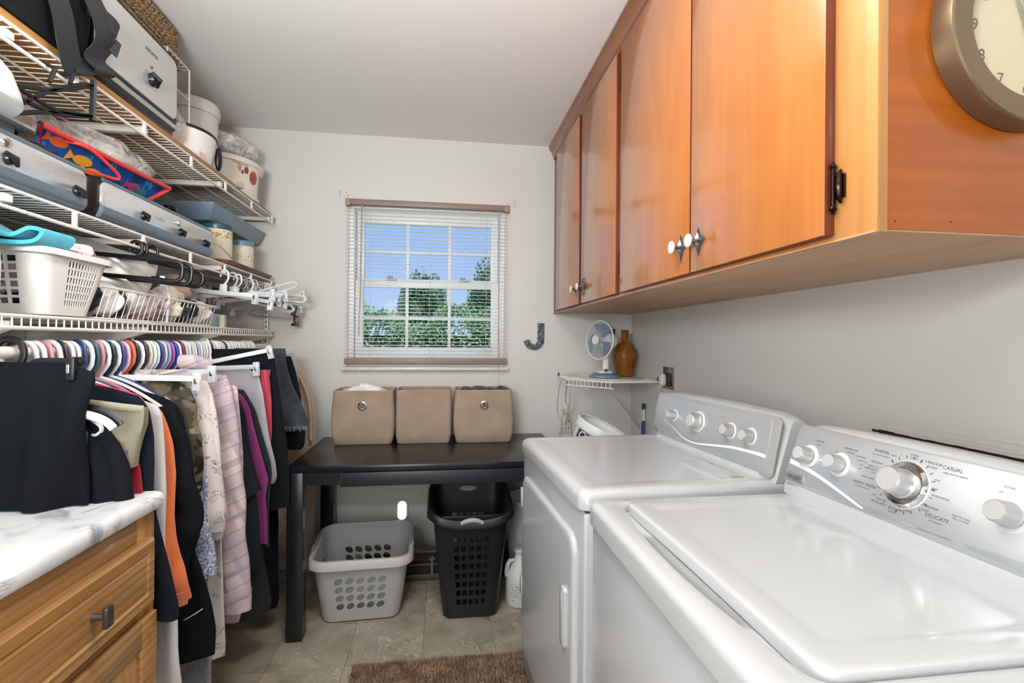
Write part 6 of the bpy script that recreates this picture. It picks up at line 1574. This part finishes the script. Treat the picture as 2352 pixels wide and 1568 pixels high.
obj('frayed_hem', m, mat('thread_pale', '#9aa0a6', .9), t, kind='stuff')
garment('dress', 'dress21', 2.48, BLK, 'black dress half hidden behind the faded denim skirt', 'dress', th=.024, seed=21, neck=False, wl=.2)
garment('shirt', 'shirt22', 2.585, fabric('oatmeal_cotton', '#b9b3ab'), 'oatmeal shirt between the black dress and the sherpa coat', 'shirt', neck=False, th=.024, seed=22)
t = garment('coat', 'sherpa23', 2.765, SHERPA, 'beige sherpa fleece coat at the far end of the rod by the wall', 'coat', th=.045, fold=.014, seed=23)
obj('lapel', M().tube(catmull([(-.76, 2.715, 1.14), (-.725, 2.715, 1.085), (-.695, 2.715, 1.0), (-.683, 2.715, .90), (-.68, 2.715, .78)], 5), .008, 8), SHCUFF, t)

# khaki shorts, black skirt and the near clip hangers
t = thing('shorts', 'khaki denim shorts with a folded waistband behind the black trousers', 'shorts', (-.80, 1.335, .99))
KH = mat('khaki_twill', '#8d8673', .9, var=.12, vscale=14, bmp=.3, bscale=700)
E = [(-.726, 1.129), (-.727, 1.089), (-.738, 1.052), (-.745, 1.02), (-.749, .985)]; rs = []
for i, (x1, z) in enumerate(E):
    x0 = -.95 if i < 2 else -.90+.025*i
    rs.append([V3((x0+(x1-x0)*k/12, 1.333-.016*sin(PI*k/12)+.004*sin(k*1.3+i), z+(.030*(1-k/12) if i < 4 else .0))) for k in range(13)]+[V3((x1-(x1-x0)*k/12, 1.352, z+(.030*(k/12) if i < 4 else 0))) for k in range(13)])
obj('body', M().rings(rs), KH, t, smooth=60)
obj('waistband', M().tube([(-.94, 1.328, 1.158), (-.85, 1.316, 1.148), (-.77, 1.320, 1.135), (-.73, 1.336, 1.127)], .007, 8, flat=(1.3, .6)), mat('khaki_band', '#a49c86', .9, bmp=.3, bscale=500), t)
obj('seam', M().tube([(-.84, 1.3165, 1.045), (-.80, 1.3155, 1.030), (-.755, 1.322, 1.028)], .0012, 5), mat('khaki_thread', '#6d5c3c', .9), t)
obj('patch', M().box(-.775, -.758, 1.3175, 1.3195, .995, 1.03), mat('leather_patch', '#8a6b48', .8), t)
obj('button', M().cyl((-.835, 1.313, 1.142), (-.835, 1.318, 1.142), .007, n=12), mat('brass_button', '#86734d', .4, .7), t)
t = thing('skirt', 'black gathered skirt on the white curved clip hanger above the counter', 'skirt', (-.80, 1.30, .93))
rs = []
for i, (x1, z) in enumerate(((-.821, 1.114), (-.794, 1.086), (-.768, 1.049), (-.746, .997), (-.735, .917))):
    rs.append([V3((-.98+(x1+.98)*k/20, 1.300-.024*sin(PI*k/20)+.006*sin(k*1.9+i*.3), z)) for k in range(21)]+[V3((x1-(x1+.98)*k/20, 1.313, z)) for k in range(21)])
obj('body', M().rings(rs), fabric('black_crepe', '#15181d', sheen=0), t, smooth=60)
obj('zip_pull', M().box(-.822, -.815, 1.272, 1.276, 1.055, 1.085), mat('zip_blue', '#4d6a9a', .3, .5), t)
obj('tank_top', M().rings([[V3((x, y, z)) for x, y in ((x1-.05, 1.355), (x1, 1.352), (x1, 1.362), (x1-.05, 1.365))] for x1, z in ((-.772, 1.05), (-.760, 1.02), (-.748, .97), (-.743, .917), (-.742, .80))]), mat('red_jersey', '#a31f2c', .8), label='narrow red strip of a garment beside the khaki shorts', cat='shirt', smooth=60)
# black trouser hanger nearest the camera
bh_ = thing('trouser_hanger', 'big black plastic trouser hanger nearest the camera', 'hanger', (RX, 1.262, 1.19))
m = M().tube(catmull([(-.985, 1.258, 1.262), (-.985, 1.258, 1.288), (-.965, 1.258, 1.298), (-.94, 1.258, 1.288), (-.934, 1.258, 1.26), (-.945, 1.258, 1.238), (-.965, 1.258, 1.225)], 5), .0075, 8, flat=(1, .8))
obj('hook', m, BLACKP, bh_)
obj('bar', M().tube(catmull([(-1.12, 1.258, 1.215), (-1.0, 1.258, 1.222), (-.965, 1.258, 1.222), (-.93, 1.258, 1.224), (-.915, 1.258, 1.243), (-.89, 1.258, 1.248), (-.815, 1.258, 1.246)], 5), .0062, 8, flat=(1.3, .7)), BLACKP, bh_)
for xx in (-.832, -1.10): obj('clip', M().box(xx-.008, xx+.011, 1.240, 1.276, 1.205, 1.258), BLACKP, bh_, bevel=.004)
obj('clip_spring', M().box(-.836, -.829, 1.237, 1.241, 1.222, 1.242), CHROME, bh_, bevel=.0015)
# white curved clip hanger for the skirt
wh = thing('trouser_hanger', 'white curved clamp hanger gripping the black skirt', 'hanger', (-.84, 1.272, 1.08))
obj('white_clamp', M().tube(catmull([(-.95, 1.268, 1.128), (-.85, 1.265, 1.130), (-.80, 1.265, 1.122), (-.77, 1.266, 1.108), (-.755, 1.267, 1.092)], 5), .009, 10, flat=(1.1, .45)), WHITEP, wh)
obj('black_clamp', M().tube(catmull([(-.95, 1.278, 1.142), (-.84, 1.276, 1.142), (-.79, 1.277, 1.132), (-.757, 1.278, 1.110), (-.747, 1.278, 1.098)], 5), .0085, 10, flat=(1.1, .5)), BLACKP, wh)
obj('hook', M().tube([(-.955, 1.273, 1.135), (-.96, 1.273, 1.2), (-.945, 1.273, 1.25), (-.955, 1.273, 1.287), (-.975, 1.273, 1.287), (-.985, 1.273, 1.265)], .0035, 6), BLACKP, wh)
# pink hanger showing its shoulder
ph = thing('clothes_hanger', 'bright pink plastic hanger whose sloping shoulder shows above the white shirt', 'hanger', (RX, 1.405, 1.10))
obj('arm', M().tube(catmull([(RX, 1.408, 1.195), (-.90, 1.408, 1.185), (-.84, 1.405, 1.168), (-.80, 1.402, 1.158), (-.775, 1.40, 1.145), (-.768, 1.40, 1.125), (-.785, 1.40, 1.118), (-.84, 1.402, 1.135)], 5), .0068, 8), mat('hanger_pink', '#cf3f68', .4), ph)
obj('hook', M().tube([(RX, 1.408, 1.195), (RX+.002, 1.408, 1.23), (RX+.02, 1.408, 1.262), (RX+.012, 1.408, 1.287), (RX-.008, 1.408, 1.288), (RX-.019, 1.408, 1.265)], .0035, 6), mat('hanger_pink', '#cf3f68', .4), ph)

def clip_hanger(loc, rot, label, body, clipm, half=.18, tilt=0.0, hook=True, name='clip_hanger', roll=0, arm=True):
    """flat bar hanger with a clip at each end, hook at the origin"""
    t = thing(name, label, 'hanger', loc); t.rotation_euler = (roll, tilt, rot)
    obj('bar', M().box(-half, half, -.003, .003, -.092, -.074).box(-.016, .016, -.0035, .0035, -.08, -.045), body, t, bevel=.002, local=True)
    r = .016
    pth = [(-.018, 0, -.014)]+[(-r*cos(a), 0, r*sin(a)) for a in [PI*k/8 for k in range(9)]]+[(.019, 0, -.016), (.012, 0, -.034), (0, 0, -.048)]
    obj('hook', M().tube(pth, .0036, 6, flat=(1.3, .8)), body if arm else CHROME, t, local=True)
    for s in (-1, 1):
        c = obj('clip', M().box(s*(half-.012)-.011, s*(half-.012)+.011, -.009, -.004, -.120, -.064).box(s*(half-.012)-.011, s*(half-.012)+.011, .004, .009, -.120, -.064), clipm, t, bevel=.003, local=True)
        obj('spring', M().box(s*(half-.012)-.004, s*(half-.012)+.004, -.0125, .0125, -.098, -.082), CHROME, c, bevel=.001, local=True)
    return t
clip_hanger((RX, 1.628, RZ), .03, 'white bar hanger with a clear clip holding the camouflage jacket', WHITEP, CLEARP, .235, .02)
clip_hanger((RX, 1.745, RZ), .05, 'clear bar hanger with clips above the ivory floral blouse', CLEARP, CLEARP, .22, -.05)
clip_hanger((RX, 2.085, RZ), .03, 'frosted bar hanger clipped to the light grey shirt', CLEARP, CLEARP, .24, -.04)
clip_hanger((RX, 2.175, RZ+.02), .03, 'tilted frosted hanger clipped to the long black trousers before the desk', WHITEP, CLEARP, .25, -.22)

# clip hangers bunched at the far end of the middle shelf
LIP = 1.585
SPEC = [(2.30, -.10, .05, WHITEP, CLEARP, 'white clip hanger, first of the bunch on the middle shelf edge', .16), (2.38, .08, -.05, CLEARP, CLEARP, 'clear clip hanger behind the first white one on the middle shelf edge', .17),
        (2.44, -.05, .10, WHITEP, WHITEP, 'white clip hanger tilting down in the bunch on the middle shelf edge', .18), (2.50, .12, .02, BLACKP, CLEARP, 'black bar hanger inside the bunch on the middle shelf edge', .17),
        (2.57, .0, -.08, WHITEP, CLEARP, 'white clip hanger tilting up in the bunch on the middle shelf edge', .17), (2.64, -.12, .03, CLEARP, WHITEP, 'clear bar hanger with white clips in the far half of the bunch', .18),
        (2.71, .10, .12, BLACKP, BLACKP, 'black clip hanger with black clips reaching out from the bunch', .20), (2.77, -.03, -.14, CLEARP, CLEARP, 'clear clip hanger reaching highest over the far wall', .20), (2.82, .06, .06, WHITEP, CLEARP, 'last white clip hanger of the bunch by the far wall', .19)]
for y, rz, ti, bm_, cm_, lb, hf in SPEC: clip_hanger((SX+.004, y, LIP), rz*2.2, lb, bm_, cm_, hf, ti*1.7)
wl_ = thing('clip_hanger', 'thin chrome wire hanger with dark clips at the bottom of the bunch', 'hanger', (SX, 2.86, 1.40))
obj('wire', M().tube(catmull([(SX+.004, 2.86, LIP+.016), (SX+.02, 2.86, LIP), (SX+.01, 2.86, 1.50), (SX-.1, 2.86, 1.445), (SX+.02, 2.86, 1.425), (SX+.16, 2.86, 1.415), (SX+.185, 2.86, 1.44), (SX+.15, 2.86, 1.462)], 6), .002, 6), CHROME, wl_)
obj('clip', M().box(SX+.13, SX+.155, 2.85, 2.87, 1.39, 1.435), mat('clip_bronze', '#5a5146', .4, .6), wl_, bevel=.003)
obj('clip_pad', M().box(SX+.12, SX+.158, 2.846, 2.874, 1.378, 1.392), BLACKP, wl_, bevel=.004)
# black hangers on the middle shelf edge
def frame_hanger(w, h, dx):
    m = M(); r = .0165
    pth = [(-.018, 0, -.012)]+[(-r*cos(a), 0, r*sin(a)) for a in [PI*k/8 for k in range(9)]]+[(.0165, 0, -.014), (.008, 0, -.026), (0, 0, -.034)]
    m.tube(pth, .0042, 7, flat=(1.2, .9))
    q = rrloop(-w+dx, w+dx, -.034-h, -.034, 0, .022, 5)
    return m.tube([V3((p.x, 0, p.y)) for p in q], .0062, 8, closed=True, flat=(1.1, .8))
for (y, rz, ti, w, h, dx, lb) in ((1.675, .08, .07, .15, .062, -.018, 'black plastic frame hanger before the silver cushion, nearest of three'), (1.70, .05, .09, .15, .066, .0, 'black plastic frame hanger before the silver cushion, middle of three'), (1.76, -.03, .20, .155, .05, .015, 'black plastic frame hanger reaching lowest, farthest of three')):
    o = obj('clothes_hanger', frame_hanger(w, h, dx), BLACKP, local=True, smooth=60, label=lb, cat='hanger')
    o.location = (SX+.004, y, LIP); o.rotation_euler = (0, ti, rz)
obj('size_clip', M().box(-.93, -.915, 1.785, 1.79, 1.475, 1.51), WHITEP, bevel=.002, label='white size marker clipped on the farthest black frame hanger', cat='clip')
for k, (y, rz, ti, w, h, dx, z, ma, lb) in enumerate(((2.60, .3, -.35, .10, .030, .10, LIP-.02, CLEARP, 'clear open loop hanger pointing up over the far wall'), (2.68, .1, .25, .11, .035, .08, LIP-.03, CLEARP, 'clear open loop hanger drooping inside the far bunch'), (2.74, -.1, .05, .10, .032, .13, LIP-.01, mat('frosted_plastic', '#dcdad2', .3), 'frosted open loop hanger jutting out by the far wall'))):
    o = obj('loop_hanger', frame_hanger(w, h, dx), ma, local=True, smooth=60, label=lb, cat='hanger')
    o.location = (SX+.004, y, z); o.rotation_euler = (0, ti, rz)
